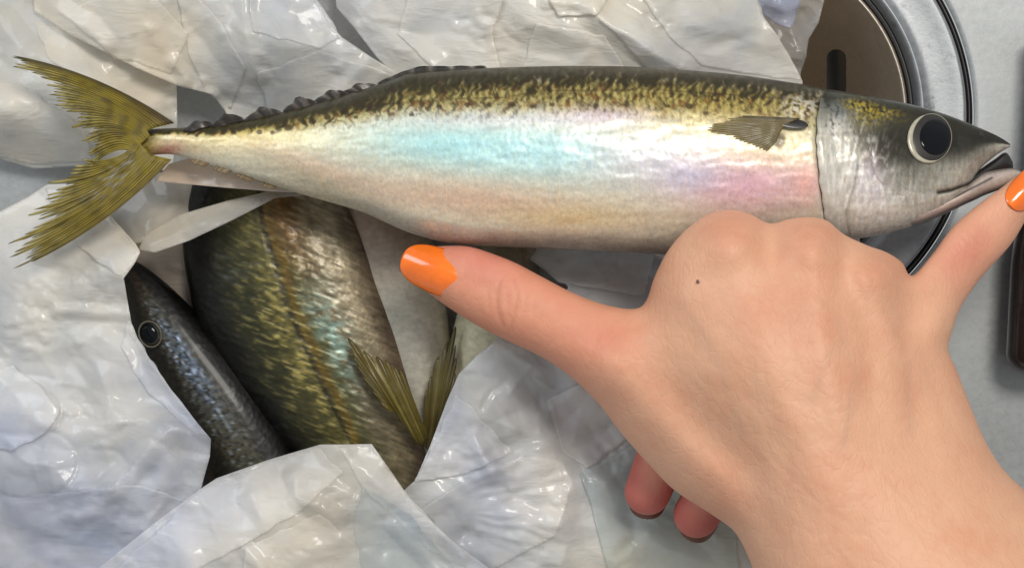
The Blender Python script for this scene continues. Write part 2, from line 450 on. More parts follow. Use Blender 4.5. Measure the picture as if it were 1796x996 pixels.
bag = empty('plastic_bag', 600, 700, 0)
tag(bag, 'crumpled milky translucent plastic bag spread open around the smaller heap of mackerel', 'plastic bag')

# inside of the bag, under the heap
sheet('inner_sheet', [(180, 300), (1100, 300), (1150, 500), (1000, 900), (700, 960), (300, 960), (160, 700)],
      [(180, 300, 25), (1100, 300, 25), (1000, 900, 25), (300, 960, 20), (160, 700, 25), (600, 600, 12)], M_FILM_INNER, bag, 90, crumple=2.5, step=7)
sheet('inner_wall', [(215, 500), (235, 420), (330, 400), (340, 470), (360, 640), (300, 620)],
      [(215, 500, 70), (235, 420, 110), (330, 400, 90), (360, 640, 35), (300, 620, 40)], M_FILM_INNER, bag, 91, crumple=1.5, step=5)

# back sheets
sheet('rear_sheet', [(-200, -200), (300, -200), (309, 0), (310, 150), (311, 218), (302, 300), (165, 290), (60, 296), (0, 279), (-200, 250)],
      [(-200, -200, 90), (150, -150, 90), (0, 100, 120), (0, 200, 140), (150, 170, 130), (310, 215, 60), (302, 300, 60), (100, 296, 30), (0, 282, 30), (-200, 250, 30), (60, 230, 100)],
      M_FILM_COOL, bag, 11, creases=[([(0, 118), (60, 160), (160, 225)], -14, 14), ([(0, 190), (60, 225), (150, 265)], 16, 30), ([(60, 95), (180, 150), (310, 213)], 14, 12), ([(0, 40), (40, 90)], 10, 20)], crumple=4, edge=4,
      folds=[[(60, 40), (200, 60), (308, 140), (308, 214), (200, 170), (90, 110)], [(-40, 130), (60, 160), (150, 230), (165, 285), (60, 290), (-40, 270)]], label='lavender grey bag layer beneath the upper tail lobe')
sheet('rear_sheet', [(560, -150), (720, -150), (760, 60), (770, 200), (650, 200), (560, 110), (520, 40)],
      [(560, -150, 40), (720, -150, 40), (760, 60, 40), (650, 200, 30), (560, 110, 35)], M_FILM_CLEAR, bag, 12, crumple=3)
sheet('rear_sheet', [(1250, -150), (1450, -150), (1446, 0), (1436, 40), (1418, 70), (1414, 100), (1404, 128), (1408, 170), (1400, 260), (1250, 260)],
      [(1250, -150, 40), (1450, -150, 20), (1440, 0, 20), (1420, 160, 25), (1250, 260, 30)], M_FILM_CLEAR, bag, 13,
      creases=[([(1300, 0), (1340, 40), (1370, 100)], 14, 26), ([(1370, 0), (1390, 60), (1395, 90)], 12, 16)], crumple=5, fine=1.8, scale=.5, step=3, glints=[(1355, 20, 50, 50)],
      folds=[([(1300, -60), (1400, -60), (1402, 10), (1388, 48), (1356, 40), (1330, 16)], M_FOLD_BLUE)], label='clearer crinkled bag edge with bluish glints by the sink bowl')
A2 = [(40, -200), (520, -200), (556, 0), (575, 40), (600, 66), (650, 100), (702, 132), (700, 240), (420, 260), (395, 195), (372, 166), (310, 150), (240, 120), (120, 60), (60, 20)]
sheet('rear_sheet', A2,
      [(40, -200, 120), (520, -200, 120), (556, 0, 140), (600, 66, 120), (702, 132, 100), (700, 240, 60), (420, 260, 60), (395, 195, 90), (310, 150, 110), (240, 120, 130), (60, 20, 120), (250, 50, 170), (450, 100, 160), (400, 20, 150)],
      M_FILM, bag, 14, creases=[([(100, 20), (150, 50), (180, 80)], 22, 16), ([(310, 10), (360, 80), (420, 150)], -22, 36), ([(300, 0), (380, 40), (430, 120), (440, 180)], 12, 20), ([(430, 0), (432, 90), (450, 130)], 16, 14),
                                 ([(445, 55), (560, 85), (640, 120), (690, 133)], 14, 18), ([(305, 110), (325, 140)], 14, 10), ([(600, 66), (702, 132)], 8, 14), ([(240, 120), (310, 150), (372, 166)], 10, 9)], crumple=5.5, edge=5,
      folds=[[(300, -50), (382, 30), (432, 120), (405, 195), (360, 160), (330, 90)], [(430, -40), (545, -40), (556, 0), (598, 66), (560, 86), (445, 56)], [(100, 20), (250, -30), (332, 60), (302, 130), (200, 100)], [(450, 130), (560, 90), (700, 134), (690, 190), (480, 220)]], label='pale bag layer above the tail and finlets')
A1 = [(572, -200), (1330, -200), (1325, -20), (1335, 25), (1362, 60), (1385, 100), (1408, 143), (1395, 260), (700, 280), (695, 138), (660, 100), (620, 48), (590, 14)]
sheet('rear_sheet', A1,
      [(572, -200, 90), (1330, -200, 70), (1335, 25, 95), (1408, 143, 80), (1395, 260, 50), (700, 280, 55), (695, 138, 105), (620, 48, 110), (590, 0, 100), (800, 40, 150), (1000, 60, 165), (1200, 50, 150), (900, 110, 150), (1150, 110, 140)],
      M_FILM, bag, 15, creases=[([(1045, 28), (1100, 60), (1150, 95), (1195, 118)], 30, 18), ([(1080, 50), (1130, 95)], 12, 26), ([(1100, 10), (1170, 50), (1230, 70), (1380, 112)], -10, 26), ([(1365, 60), (1408, 143)], 9, 16),
                                 ([(880, 0), (930, 40), (1000, 60)], 14, 22), ([(820, 0), (815, 70), (800, 120)], -12, 26), ([(640, 20), (700, 90), (760, 115)], 10, 20), ([(960, 5), (1040, 10)], 12, 9)], crumple=5, edge=4, glints=[(1150, 40, 40, 24), (990, 30, 40, 20), (830, 40, 60, 30)],
      folds=[[(1045, 28), (1100, 55), (1195, 120), (1138, 122), (1100, 82)], [(1100, -40), (1320, -40), (1335, 25), (1385, 100), (1406, 142), (1230, 115), (1170, 60)], [(720, -40), (900, -40), (862, 60), (880, 125), (760, 120), (698, 60)], [(940, 40), (1060, 62), (1100, 125), (915, 122)], [(940, -40), (1090, -40), (1050, 25), (980, 30)]], label='wide grey beige bag layer behind the back of the top mackerel')

# folds under the tail stalk
sheet('side_fold', [(240, 300), (540, 318), (500, 345), (250, 425), (150, 440), (180, 360)],
      [(240, 300, 70), (540, 318, 90), (500, 345, 110), (250, 425, 120), (150, 440, 70), (350, 350, 95)], M_FILM_CLEAR, bag, 21, creases=[([(290, 320), (300, 345), (260, 390)], 10, 14)], crumple=2, fine=.6)
sheet('side_fold', [(242, 438), (256, 410), (310, 378), (400, 352), (480, 334), (560, 326), (560, 340), (484, 347), (404, 388), (332, 422), (272, 443)],
      [(242, 438, 182), (262, 410, 178), (400, 352, 172), (560, 326, 165), (480, 346, 185), (330, 420, 192), (272, 441, 192), (360, 385, 196)], M_FILM_CLEAR, bag, 22, creases=[([(260, 430), (350, 392), (470, 345)], 6, 10), ([(290, 400), (400, 366)], -5, 10)], crumple=2.2, step=3, fine=1,
      label='narrow silvery bag fold crossing over the large bagged fish')

sheet('side_fold', [(272, 318), (296, 288), (350, 272), (440, 280), (545, 315), (545, 338), (480, 336), (380, 328)],
      [(272, 318, 170), (296, 288, 175), (440, 280, 170), (545, 338, 185), (380, 328, 195), (420, 310, 195)], M_FILM_PINK, bag, 23, creases=[([(300, 305), (400, 308), (530, 332)], 6, 10)], crumple=1.5, step=3, fine=.5, edge=3,
      label='blush coloured bag fold just under the tail stalk')

# left flap
C = [(-200, 400), (-60, 385), (0, 371), (50, 345), (82, 324), (130, 322), (165, 345), (200, 385), (238, 428), (246, 442), (236, 462), (217, 488), (224, 530), (234, 585), (262, 628), (300, 683), (345, 740), (370, 770), (368, 800), (352, 858), (330, 900), (290, 1000), (260, 1150), (-200, 1150)]
def blobs(x, y):
    b1 = 13 * np.maximum(0, 1 - ((x - 45) / 62) ** 2 - ((y - 722) / 50) ** 2) ** .6
    b2 = 14 * np.maximum(0, 1 - ((x - 50) / 86) ** 2 - ((y - 812) / 62) ** 2) ** .6
    return np.maximum(b1, b2)
sheet('front_flap', C,
      [(-200, 400, 60), (0, 371, 90), (82, 324, 120), (165, 345, 150), (246, 442, 205), (217, 488, 205), (234, 585, 200), (300, 683, 205), (370, 770, 215), (352, 858, 190), (200, 1000, 140), (-200, 1150, 60), (60, 450, 170), (150, 500, 200), (100, 650, 170), (240, 720, 215), (-200, 700, 90), (30, 900, 150)],
      M_FILM, bag, 31, creases=[([(150, 400), (185, 440), (200, 480)], 14, 22), ([(246, 442), (205, 490), (160, 500)], 12, 22), ([(100, 545), (230, 550)], 14, 9), ([(140, 600), (170, 590), (225, 620)], 12, 16), ([(150, 740), (210, 700), (290, 690)], -14, 30),
                                 ([(195, 855), (250, 800), (300, 750), (368, 768)], 20, 16), ([(240, 600), (250, 700), (200, 800)], -16, 26), ([(75, 745), (130, 765), (200, 735)], 12, 14), ([(0, 890), (150, 860), (260, 850)], 14, 26), ([(60, 925), (160, 900), (200, 870)], 14, 16),
                                 ([(240, 590), (300, 670), (366, 762)], 10, 12), ([(345, 770), (330, 830), (290, 900)], -10, 22), ([(140, 860), (190, 855)], 12, 8)],
      crumple=6.5, edge=5, extra=blobs, fine=1.3, step=3.2, glints=[(60, 560, 80, 90), (170, 500, 80, 50), (170, 725, 60, 22), (180, 900, 120, 30)], folds=[[(195, 852), (300, 742), (366, 768), (364, 800), (350, 855), (322, 905), (215, 872)], [(226, 560), (262, 628), (300, 683), (366, 766), (340, 760), (262, 690), (210, 610)], [(78, 330), (128, 326), (165, 348), (200, 388), (244, 443), (216, 486), (185, 470), (120, 420)], [(-50, 880), (120, 862), (250, 850), (330, 880), (280, 990), (200, 1050), (-50, 1050)], [(-40, 660), (20, 640), (70, 676), (104, 720), (80, 760), (20, 790), (-40, 780)]], label='crumpled bag flap on the left with two milky rounded folds')

# right sheet, with fanned pleats
def fan(x, y):
    dx, dy = x - 735, y - 895
    r = np.hypot(dx, dy); an = np.arctan2(dy, dx)
    m = sstep(60, 130, r) * sstep(300, 250, r) * sstep(-.62, -.45, an) * sstep(.45, .3, an)
    return m * ((1.2 + 1.6 * perlin(an * 9, r / 90, 78)) * np.sin(an * 50 + 5 * perlin(r / 80, an * 4, 77)) + 8)
F_ = [(710, 858), (728, 842), (755, 780), (785, 700), (805, 655), (840, 620), (866, 600), (890, 560), (960, 520), (1000, 505), (960, 470), (915, 428), (1000, 400), (1500, 400), (1480, 700), (1420, 1000), (1400, 1150), (640, 1150), (680, 900)]
sheet('front_flap', F_,
      [(710, 858, 185), (755, 780, 200), (805, 655, 205), (866, 600, 205), (960, 520, 150), (915, 428, 110), (1000, 400, 80), (1500, 400, 12), (1480, 700, 12), (1400, 1150, 60), (640, 1150, 130), (850, 800, 190), (1000, 900, 150), (1100, 600, 120), (1150, 850, 105), (980, 700, 160), (1280, 980, 105), (1300, 600, 60)],
      M_FILM_COOL, bag, 41, creases=[([(835, 765), (850, 810), (865, 835)], 16, 10), ([(900, 620), (945, 700), (950, 780)], 12, 20), ([(870, 770), (940, 740), (1000, 690)], 14, 16), ([(960, 720), (1000, 790), (1090, 740)], -20, 40), ([(740, 890), (840, 830), (920, 800), (985, 810), (1005, 850), (980, 920)], 14, 16),
                                      ([(1030, 820), (1060, 900), (1080, 990)], 12, 24), ([(870, 600), (930, 610), (950, 660)], 14, 16), ([(1000, 480), (1080, 470), (1150, 500)], 14, 22), ([(1080, 700), (1110, 760)], 10, 14)],
      crumple=6.5, edge=5, extra=fan, fine=1.3, step=3.2, glints=[(770, 790, 50, 60), (870, 810, 70, 40), (1050, 470, 70, 36), (940, 620, 60, 40), (1080, 800, 50, 80)], folds=[[(738, 892), (840, 826), (920, 800), (985, 806), (1006, 850), (975, 940), (860, 1000), (790, 950)], [(962, 700), (1080, 640), (1110, 760), (1030, 822), (985, 790)], ([(1020, 830), (1110, 780), (1290, 930), (1300, 1040), (1080, 1040)], M_FOLD_COOL), [(725, 846), (760, 775), (800, 690), (850, 740), (900, 790), (820, 830)], [(905, 430), (1000, 425), (1150, 440), (1130, 520), (1040, 505), (980, 495)]], label='crinkled bag flap below the thumb with fanned pleats')

# lower flap
E = [(60, 1150), (130, 1030), (175, 994), (260, 925), (350, 858), (380, 838), (470, 806), (562, 779), (600, 779), (652, 778), (678, 815), (708, 858), (735, 893), (790, 945), (850, 990), (900, 1030), (1000, 1150)]
sheet('front_flap', E,
      [(60, 1150, 120), (175, 994, 215), (350, 858, 232), (470, 806, 232), (562, 779, 235), (652, 778, 232), (708, 858, 228), (790, 945, 215), (900, 1030, 180), (1000, 1150, 120), (500, 900, 275), (620, 880, 270), (450, 1000, 255), (650, 1000, 235)],
      M_FILM, bag, 51, creases=[([(590, 785), (640, 830), (720, 895), (850, 990)], 18, 22), ([(635, 850), (650, 900), (700, 960), (740, 1000)], -24, 40), ([(515, 840), (520, 870), (590, 905)], 16, 14), ([(445, 870), (460, 920)], 14, 18), ([(300, 940), (330, 975), (350, 1020)], 12, 16),
                                 ([(430, 960), (460, 1000)], 14, 10), ([(690, 920), (740, 970), (770, 1000)], 12, 10), ([(550, 960), (620, 950), (700, 1010)], 10, 18), ([(780, 940), (812, 975)], 12, 9)],
      crumple=5.5, edge=4, fine=.9, glints=[(590, 870, 70, 30), (520, 980, 60, 26)], folds=[[(592, 784), (652, 780), (706, 858), (790, 945), (860, 1010), (760, 970), (650, 870)], ([(636, 850), (720, 905), (810, 1010), (640, 1040), (620, 930)], M_FOLD_COOL), [(350, 860), (470, 810), (560, 784), (600, 830), (520, 900), (420, 960), (300, 1020), (200, 1000)], [(430, 960), (560, 900), (630, 960), (640, 1060), (420, 1060)]], label='smooth pale bag flap at the bottom folded over the heap')

# ------------------------------------------------------------------ fish builders
def interp(tab, x):
    tab = np.array(tab, float); P = catmull(tab, 8, False)
    o = np.argsort(P[:, 0]); return np.interp(x, P[o, 0], P[o, 1])
def loft(name, xs, top, bot, zc, th, mat, parent, colf, n=120, place=None, disp=None, power=2.0):
    T = interp(top, xs); B = interp(bot, xs); Zc = interp(zc, xs); Th = interp(th, xs)
    a = np.linspace(0, 2 * math.pi, n + 1)[:-1]
    ca, sa = np.cos(a), np.sin(a)
    cc = np.sign(ca) * np.abs(ca) ** (2 / power); ss = np.sign(sa) * np.abs(sa) ** (2 / power)
    X = np.repeat(xs[:, None], n, 1)
    Y = ((T + B) / 2)[:, None] - ((B - T) / 2)[:, None] * cc[None]
    Z = Zc[:, None] + Th[:, None] * ss[None]
    Vv = (Y - T[:, None]) / np.maximum(1, (B - T))[:, None]
    if disp is not None:
        dz = disp(X, Y, Vv) * np.clip(ss[None], 0, 1)
        Z = Z + dz
    px, py = (X, Y) if place is None else place(X, Y)
    col = colf(X.ravel(), Y.ravel(), Vv.ravel(), Z.ravel())
    Vt = at(px.ravel(), py.ravel(), Z.ravel())
    F = grid_faces(len(xs), n, True)
    N = len(Vt); caps = []
    Vt = np.vstack([Vt, Vt[:n].mean(0), Vt[-n:].mean(0)]); col = np.vstack([col, col[:n].mean(0), col[-n:].mean(0)])
    Fl = F.tolist() + [[(j + 1) % n, j, N] for j in range(n)] + [[N - n + j, N - n + (j + 1) % n, N + 1] for j in range(n)]
    return mesh_obj(name, Vt, Fl, mat, parent, col)
def mixc(c, d, w):
    w = np.clip(np.asarray(w), 0, 1)[..., None]; return c * (1 - w) + np.asarray(d) * w
def gauss(x, y, cx, cy, rx, ry, rot=0):
    c, s = math.cos(rot), math.sin(rot); dx, dy = x - cx, y - cy
    u = dx * c + dy * s; v = -dx * s + dy * c
    return np.exp(-((u / rx) ** 2 + (v / ry) ** 2))
def fin(name, base, tip, nray, mat, parent, z0, z1, colf, ns=26, per=6, amp=2.2, jag=.12, seed=0, thick=1.4, bow=0, curve=None, clear=.75):
    """fan of rays between a base curve and a tip curve; the tip is ragged"""
    B = catmull(base, 12, False); T = catmull(tip, 12, False)
    m = nray * per + 1; t = np.linspace(0, 1, m); t = t + .32 / nray * np.sin(t * nray * 2.7 + seed) * np.sin(np.pi * t)
    rs = lambda P: np.stack([np.interp(t, np.linspace(0, 1, len(P)), P[:, k]) for k in range(2)], -1)
    B = rs(B); T = rs(T); rr = np.random.RandomState(seed)
    ph = (t * nray) % 1; ray = np.abs(np.sin(np.pi * ph))
    L = 1 - jag * (1 - ray) + jag * .7 * perlin(t * nray / 2.5, 0 * t, seed + 5) + (rr.rand(nray + 2)[(t * nray).astype(int)] - .5) * jag * .8
    s = np.linspace(0, 1, ns)[:, None]
    sL = s * L[None]
    X = B[None, :, 0] * (1 - sL) + T[None, :, 0] * sL; Y = B[None, :, 1] * (1 - sL) + T[None, :, 1] * sL
    if curve: 
        X = X + curve[0] * 4 * sL * (1 - sL); Y = Y + curve[1] * 4 * sL * (1 - sL)
    Z = z0 + (z1 - z0) * s + amp * ray[None] * (1 - .3 * s) + bow * 4 * s * (1 - s) + 3 * perlin(X / 35, Y / 35, seed)
    col = colf(X.ravel(), Y.ravel(), np.repeat(s, m, 1).ravel(), np.repeat(t[None], ns, 0).ravel(), np.repeat(ray[None], ns, 0).ravel())
    o = mesh_obj(name, at(X.ravel(), Y.ravel(), Z.ravel()), grid_faces(ns, m), mat, parent, col)
    cl = (clear * (1 - ray[None]) ** 1.5 * (.25 + .75 * s)).ravel(); fa = o.data.attributes.new('Clear', 'FLOAT', 'POINT'); fa.data.foreach_set('value', cl)
    sol = o.modifiers.new('thickness', 'SOLIDIFY'); sol.thickness = thick * S; sol.offset = 0
    return o
def dome(name, cx, cy, rx, ry, z, hgt, mat, parent, rot=0, n=40, m=14, place=None):
    r = np.linspace(0, 1, m)[:, None]; a = np.linspace(0, 2 * math.pi, n + 1)[:-1][None]
    u = rx * r * np.cos(a); v = ry * r * np.sin(a); c, s = math.cos(rot), math.sin(rot)
    X = cx + u * c - v * s; Y = cy + u * s + v * c
    Z = z(X, Y) if callable(z) else z + 0 * X
    Z = Z + hgt * np.sqrt(np.maximum(0, 1 - r ** 2 * .999))
    return mesh_obj(name, at(X.ravel(), Y.ravel(), Z.ravel()), grid_faces(m, n, True), mat, parent)
def ring(name, cx, cy, rx, ry, w, z, hgt, mat, parent, rot=0, n=60, wfun=None):
    a = np.linspace(0, 2 * math.pi, n + 1)[:-1][None]; q = np.linspace(0, 2 * math.pi, 13)[:-1][:, None]
    ww = w * (wfun(a) if wfun else 1)
    u = (rx + ww * np.cos(q)) * np.cos(a); v = (ry + ww * np.cos(q)) * np.sin(a); c, s = math.cos(rot), math.sin(rot)
    X = cx + u * c - v * s; Y = cy + u * s + v * c
    Z = (z(X, Y) if callable(z) else z) + hgt * np.sin(q) + 0 * X
    V = at(X.ravel(), Y.ravel(), Z.ravel()); i = np.arange(12)[:, None]; j = np.arange(n)[None]; i2 = (i + 1) % 12; j2 = (j + 1) % n
    F = np.stack([i * n + j, i * n + j2, i2 * n + j2, i2 * n + j], -1).reshape(-1, 4)
    return mesh_obj(name, V, F, mat, parent)

# ------------------------------------------------------------------ the measured mackerel
TOP = [(222, 240), (240, 229), (300, 225), (350, 223), (400, 217), (450, 207), (500, 196), (550, 183), (600, 168), (650, 153), (700, 134), (720, 128), (800, 122), (900, 118), (1000, 116), (1100, 117), (1200, 123), (1300, 132), (1400, 147), (1450, 156), (1500, 164), (1560, 175), (1600, 184), (1650, 198), (1700, 217), (1740, 234), (1762, 246), (1773, 254)]
BOTH = [(222, 262), (240, 274), (300, 271), (350, 284), (400, 299), (450, 315), (500, 332), (550, 347), (600, 361), (640, 374), (680, 392), (720, 409), (770, 423), (820, 430), (900, 434), (1000, 438), (1100, 443), (1180, 446), (1250, 442), (1350, 432), (1450, 422), (1500, 419), (1540, 413), (1580, 403), (1620, 390), (1655, 374), (1680, 352), (1700, 324), (1720, 296), (1744, 275), (1760, 264), (1773, 257)]
ZC = [(222, 232), (300, 236), (500, 246), (700, 258), (1000, 262), (1400, 258), (1600, 254), (1773, 250)]
TH = [(222, 7), (240, 14), (300, 17), (400, 32), (500, 50), (600, 68), (750, 88), (900, 98), (1100, 104), (1300, 102), (1450, 94), (1550, 84), (1650, 62), (1720, 36), (1760, 14), (1773, 5)]
def fish_top(px, py):
    T = interp(TOP, px); B = interp(BOTH, px); u = (py - (T + B) / 2) / np.maximum(1, (B - T) / 2)
    return interp(ZC, px) + interp(TH, px) * np.sqrt(np.maximum(0, 1 - u * u))
GX = [(1452, 158), (1441, 175), (1437, 200), (1434, 240), (1438, 290), (1443, 340), (1450, 385), (1462, 425)]   # gill edge
def gill_x(y): return np.interp(y, [p[1] for p in GX], [p[0] for p in GX])
def main_disp(X, Y, V):
    d = X - gill_x(Y)
    e = 1.6 * fbm(X / 60, Y / 18, 61, 2)
    g = -7 * np.exp(-(d / 5) ** 2)
    soc = -8 * gauss(X, Y, 1640, 242, 62, 55)
    ml = -9 * np.exp(-(line_dist(X, Y, [(1646, 338), (1668, 334), (1700, 322)]) / 3.5) ** 2)
    fold = 3 * np.exp(-(line_dist(X, Y, [(560, 340), (700, 372), (850, 405), (1000, 412), (1160, 420)]) / 12) ** 2)
    return e + g + soc + ml + fold + .4 * perlin(X / 9, Y / 9, 66)
def main_col(X, Y, V, Z):
    n = len(X)
    wob = .03 * fbm(X / 40, Y / 60, 201, 3)
    v = V + wob
    silver = lin(206, 200, 176)
    c = np.repeat(silver[None], n, 0)
    c = mixc(c, lin(222, 202, 138), .9 * gauss(X, Y, 430, 238, 170, 26, .0))
    c = mixc(c, lin(212, 192, 132), .75 * gauss(X, Y, 1250, 190, 190, 60))
    c = mixc(c, lin(224, 204, 150), .6 * gauss(X, Y, 1350, 270, 80, 40))
    c = mixc(c, lin(160, 206, 206), 1.0 * gauss(X, Y, 800, 255, 170, 42, .05))
    c = mixc(c, lin(172, 212, 214), .95 * gauss(X, Y, 960, 268, 160, 45, .05))
    c = mixc(c, lin(206, 206, 212), .8 * gauss(X, Y, 1140, 280, 110, 45))
    c = mixc(c, lin(208, 210, 212), .75 * gauss(X, Y, 890, 210, 170, 16))
    c = mixc(c, lin(204, 184, 204), .7 * gauss(X, Y, 1060, 200, 80, 18))
    c = mixc(c, lin(212, 166, 178), .95 * gauss(X, Y, 1310, 325, 130, 50))
    c = mixc(c, lin(180, 180, 206), .6 * gauss(X, Y, 1210, 310, 60, 30))
    c = mixc(c, lin(228, 168, 160), .75 * gauss(X, Y, 1412, 322, 26, 34))
    c = mixc(c, lin(210, 172, 146), .8 * gauss(X, Y, 830, 352, 240, 34, .10))
    c = mixc(c, lin(214, 188, 138), .8 * gauss(X, Y, 1000, 382, 130, 24, .0))
    c = mixc(c, lin(214, 176, 150), .6 * gauss(X, Y, 560, 300, 110, 22, .35))
    c = mixc(c, lin(168, 160, 134), .7 * gauss(X, Y, 560, 322, 130, 22, .38))
    c = mixc(c, lin(158, 138, 110), .5 * gauss(X, Y, 330, 262, 60, 12, .15))
    c = mixc(c, lin(176, 104, 96), .8 * gauss(X, Y, 285, 268, 34, 14, -.3)); c = mixc(c, lin(140, 122, 50), .9 * sstep(300, 250, X + 10 * perlin(X / 8, Y / 5, 9)))
    # belly
    bel = sstep(.84, .97, v) * (X > 560) * sstep(560, 700, X)
    c = mixc(c, lin(176, 168, 156), .85 * bel)
    c = mixc(c, lin(120, 112, 104), .5 * sstep(.93, 1.0, v) * sstep(700, 900, X))
    # back: dark, with wavy bars breaking up below
    shift = np.interp(X, [222, 500, 700, 900, 1200, 1450, 1600], [.0, .02, .03, .0, -.02, -.02, 0])
    bars = fbm((X + .45 * Y + 8 * perlin(X / 30, Y / 12, 212)) / 9.5, Y / 22, 211, 2)
    bl = .095 + shift + .10 * bars + np.interp(X, [222, 400, 600, 700], [.10, .06, .03, 0])
    goldz = sstep(.30, .16, v + .04 * bars) * sstep(.05, .1, v)
    c = mixc(c, lin(172, 156, 80), .8 * goldz * (X < 1460))
    spk = sstep(.05, .35, fbm(X / 7, Y / 7, 221, 2) + .25 * bars)
    sz = sstep(.40, .20, v)
    c = mixc(c, lin(84, 72, 40), .5 * spk * sz * sstep(.02, .1, v) * (X < 1470) * sstep(420, 620, X))
    st = sstep(.0, .2, bars) * sstep(.31, .16, v - shift)
    c = mixc(c, lin(72, 60, 32), .7 * st * (X < 1470))
    c = mixc(c, lin(126, 76, 30), .6 * sstep(.1, .4, fbm(X / 16, Y / 16, 233, 2)) * sstep(.3, .18, v) * (X < 1450))
    dark = sstep(bl + .075, bl - .03, v)
    c = mixc(c, lin(62, 57, 26), .93 * dark * (X < 1480))
    vb = .5 + .5 * np.sin(X / 2.1 + 2.2 * perlin(X / 25, Y / 14, 215)); c = mixc(c, lin(64, 54, 30), .55 * vb * sstep(.26, .12, v) * (X > 600) * (X < 1450))
    # row of round spots
    for k, (sx, sy, r) in enumerate([(455, 232, 6), (478, 233, 5), (505, 224, 8), (548, 213, 8), (574, 206, 7), (605, 196, 8), (652, 190, 8), (624, 206, 5), (722, 201, 6), (770, 187, 6), (820, 184, 6), (858, 184, 6), (898, 183, 7), (935, 187, 6), (968, 184, 6), (1045, 186, 6), (1100, 184, 6), (1170, 186, 6), (1210, 187, 7), (1238, 200, 6), (690, 160, 6), (735, 165, 5), (780, 162, 5), (392, 234, 4), (345, 238, 4), (420, 228, 5), (1256, 176, 5), (1300, 180, 5)]):
        c = mixc(c, lin(70, 52, 34), .75 * (gauss(X, Y, sx, sy, r, r * .8) > .38) * 1.0 * sstep(.3, .6, gauss(X, Y, sx, sy, r, r * .8)))
    # lateral line
    ll = np.interp(X, [600, 760, 880, 950, 1150, 1440], [190, 176, 172, 160, 157, 178])
    c = mixc(c, lin(80, 66, 40), .5 * np.exp(-((Y - ll) / 1.6) ** 2) * (X > 640) * (X < 1440))
    # head
    hd = sstep(-3, 4, X - gill_x(Y))
    hc = np.repeat(lin(186, 183, 172)[None], n, 0)
    hc = mixc(hc, lin(222, 212, 198), .85 * gauss(X, Y, 1500, 370, 90, 45))
    hc = mixc(hc, lin(216, 206, 212), .9 * gauss(X, Y, 1530, 320, 30, 40))
    hc = mixc(hc, lin(112, 108, 92), .9 * sstep(.5, .22, v + .0 * X) * sstep(1470, 1510, X))
    hc = mixc(hc, lin(44, 42, 30), .95 * gauss(X, Y, 1650, 235, 72, 55) )
    hc = mixc(hc, lin(60, 57, 42), .85 * gauss(X, Y, 1560, 255, 46, 36))
    hc = mixc(hc, lin(140, 118, 130), .5 * gauss(X, Y, 1532, 282, 13, 24))
    hc = mixc(hc, lin(140, 136, 124), .6 * gauss(X, Y, 1620, 318, 80, 28, -.15))
    hc = mixc(hc, lin(176, 170, 158), .8 * gauss(X, Y, 1700, 286, 60, 14, -.6))
    hc = mixc(hc, lin(42, 39, 33), .95 * sstep(.55, .3, v) * sstep(1660, 1715, X))
    hc = mixc(hc, lin(38, 36, 24), .9 * gauss(X, Y, 1668, 246, 44, 34, .3)); hc = mixc(hc, lin(46, 43, 24), .93 * sstep(.16, .07, v))
    yw = gauss(X, Y, 1506, 186, 28, 12, .2) + .7 * gauss(X, Y, 1550, 198, 30, 10, .2) + .5 * gauss(X, Y, 1520, 210, 22, 12)
    hc = mixc(hc, lin(186, 166, 66), .9 * yw * sstep(-.35, .45, fbm(X / 6, Y / 6, 241, 3)))
    hc = mixc(hc, lin(150, 160, 168), .7 * gauss(X, Y, 1470, 190, 16, 20))
    hc = mixc(hc, lin(40, 38, 34), .7 * (sstep(.12, .4, fbm(X / 8, Y / 8, 251, 2))) * sstep(.4, .2, v) * sstep(1560, 1480, X))
    hc = mixc(hc, lin(20, 16, 14), .95 * np.exp(-(line_dist(X, Y, [(1646, 338), (1668, 334), (1700, 322)]) / 3) ** 2))
    c = mixc(c, lin(206, 196, 160), .8 * sstep(.3, .6, gauss(X, Y, 1394, 243, 26, 15, -.5))); c = mixc(c, lin(60, 54, 40), .7 * sstep(.35, .7, gauss(X, Y, 1366, 246, 14, 18, .3)))
    hst = fbm(X / 5, Y / 28, 245, 3); hc = hc * (1 + .35 * hst[:, None]); hc = mixc(hc, lin(214, 208, 196), .6 * sstep(.05, .4, fbm(X / 10, Y / 22, 246, 3)) * sstep(250, 300, Y) * sstep(1640, 1560, X))
    hc = mixc(hc, lin(48, 46, 32), .8 * np.clip(gauss(X, Y, 1586, 256, 44, 48, -.3) * 1.3, 0, 1)); hc = mixc(hc, lin(50, 47, 36), .8 * gauss(X, Y, 1690, 240, 50, 26, .4)); hc = mixc(hc, lin(56, 53, 30), .5 * sstep(.26, .12, v)); hc = mixc(hc, lin(196, 176, 66), .75 * np.clip(yw, 0, 1) * sstep(-.25, .35, fbm(X / 6, Y / 6, 241, 3)))
    hc = mixc(hc, lin(236, 232, 226), .75 * sstep(.0, .35, fbm((X + .3 * Y) / 7, Y / 26, 249, 3)) * np.clip(gauss(X, Y, 1500, 310, 50, 80) + gauss(X, Y, 1540, 350, 60, 30), 0, 1)); hc = mixc(hc, lin(110, 104, 96), .5 * np.exp(-(line_dist(X, Y, [(1520, 220), (1508, 270), (1500, 320), (1484, 372), (1490, 410)]) / 3) ** 2))
    c = c * (1 - hd[:, None]) + hc * hd[:, None]
    shoulder = gauss(X, Y, 1405, 190, 34, 22) * sstep(-.1, .15, fbm(X / 10, Y / 8, 261, 2))
    c = mixc(c, lin(216, 210, 196), .8 * shoulder * (1 - hd))
    gg = np.exp(-((X - gill_x(Y)) / 3.2) ** 2) * np.interp(Y, [160, 180, 240, 300, 430], [.9, .95, .8, .6, .7])
    c = mixc(c, lin(24, 20, 18), gg)  # dark line painted along the gill crease for its shade
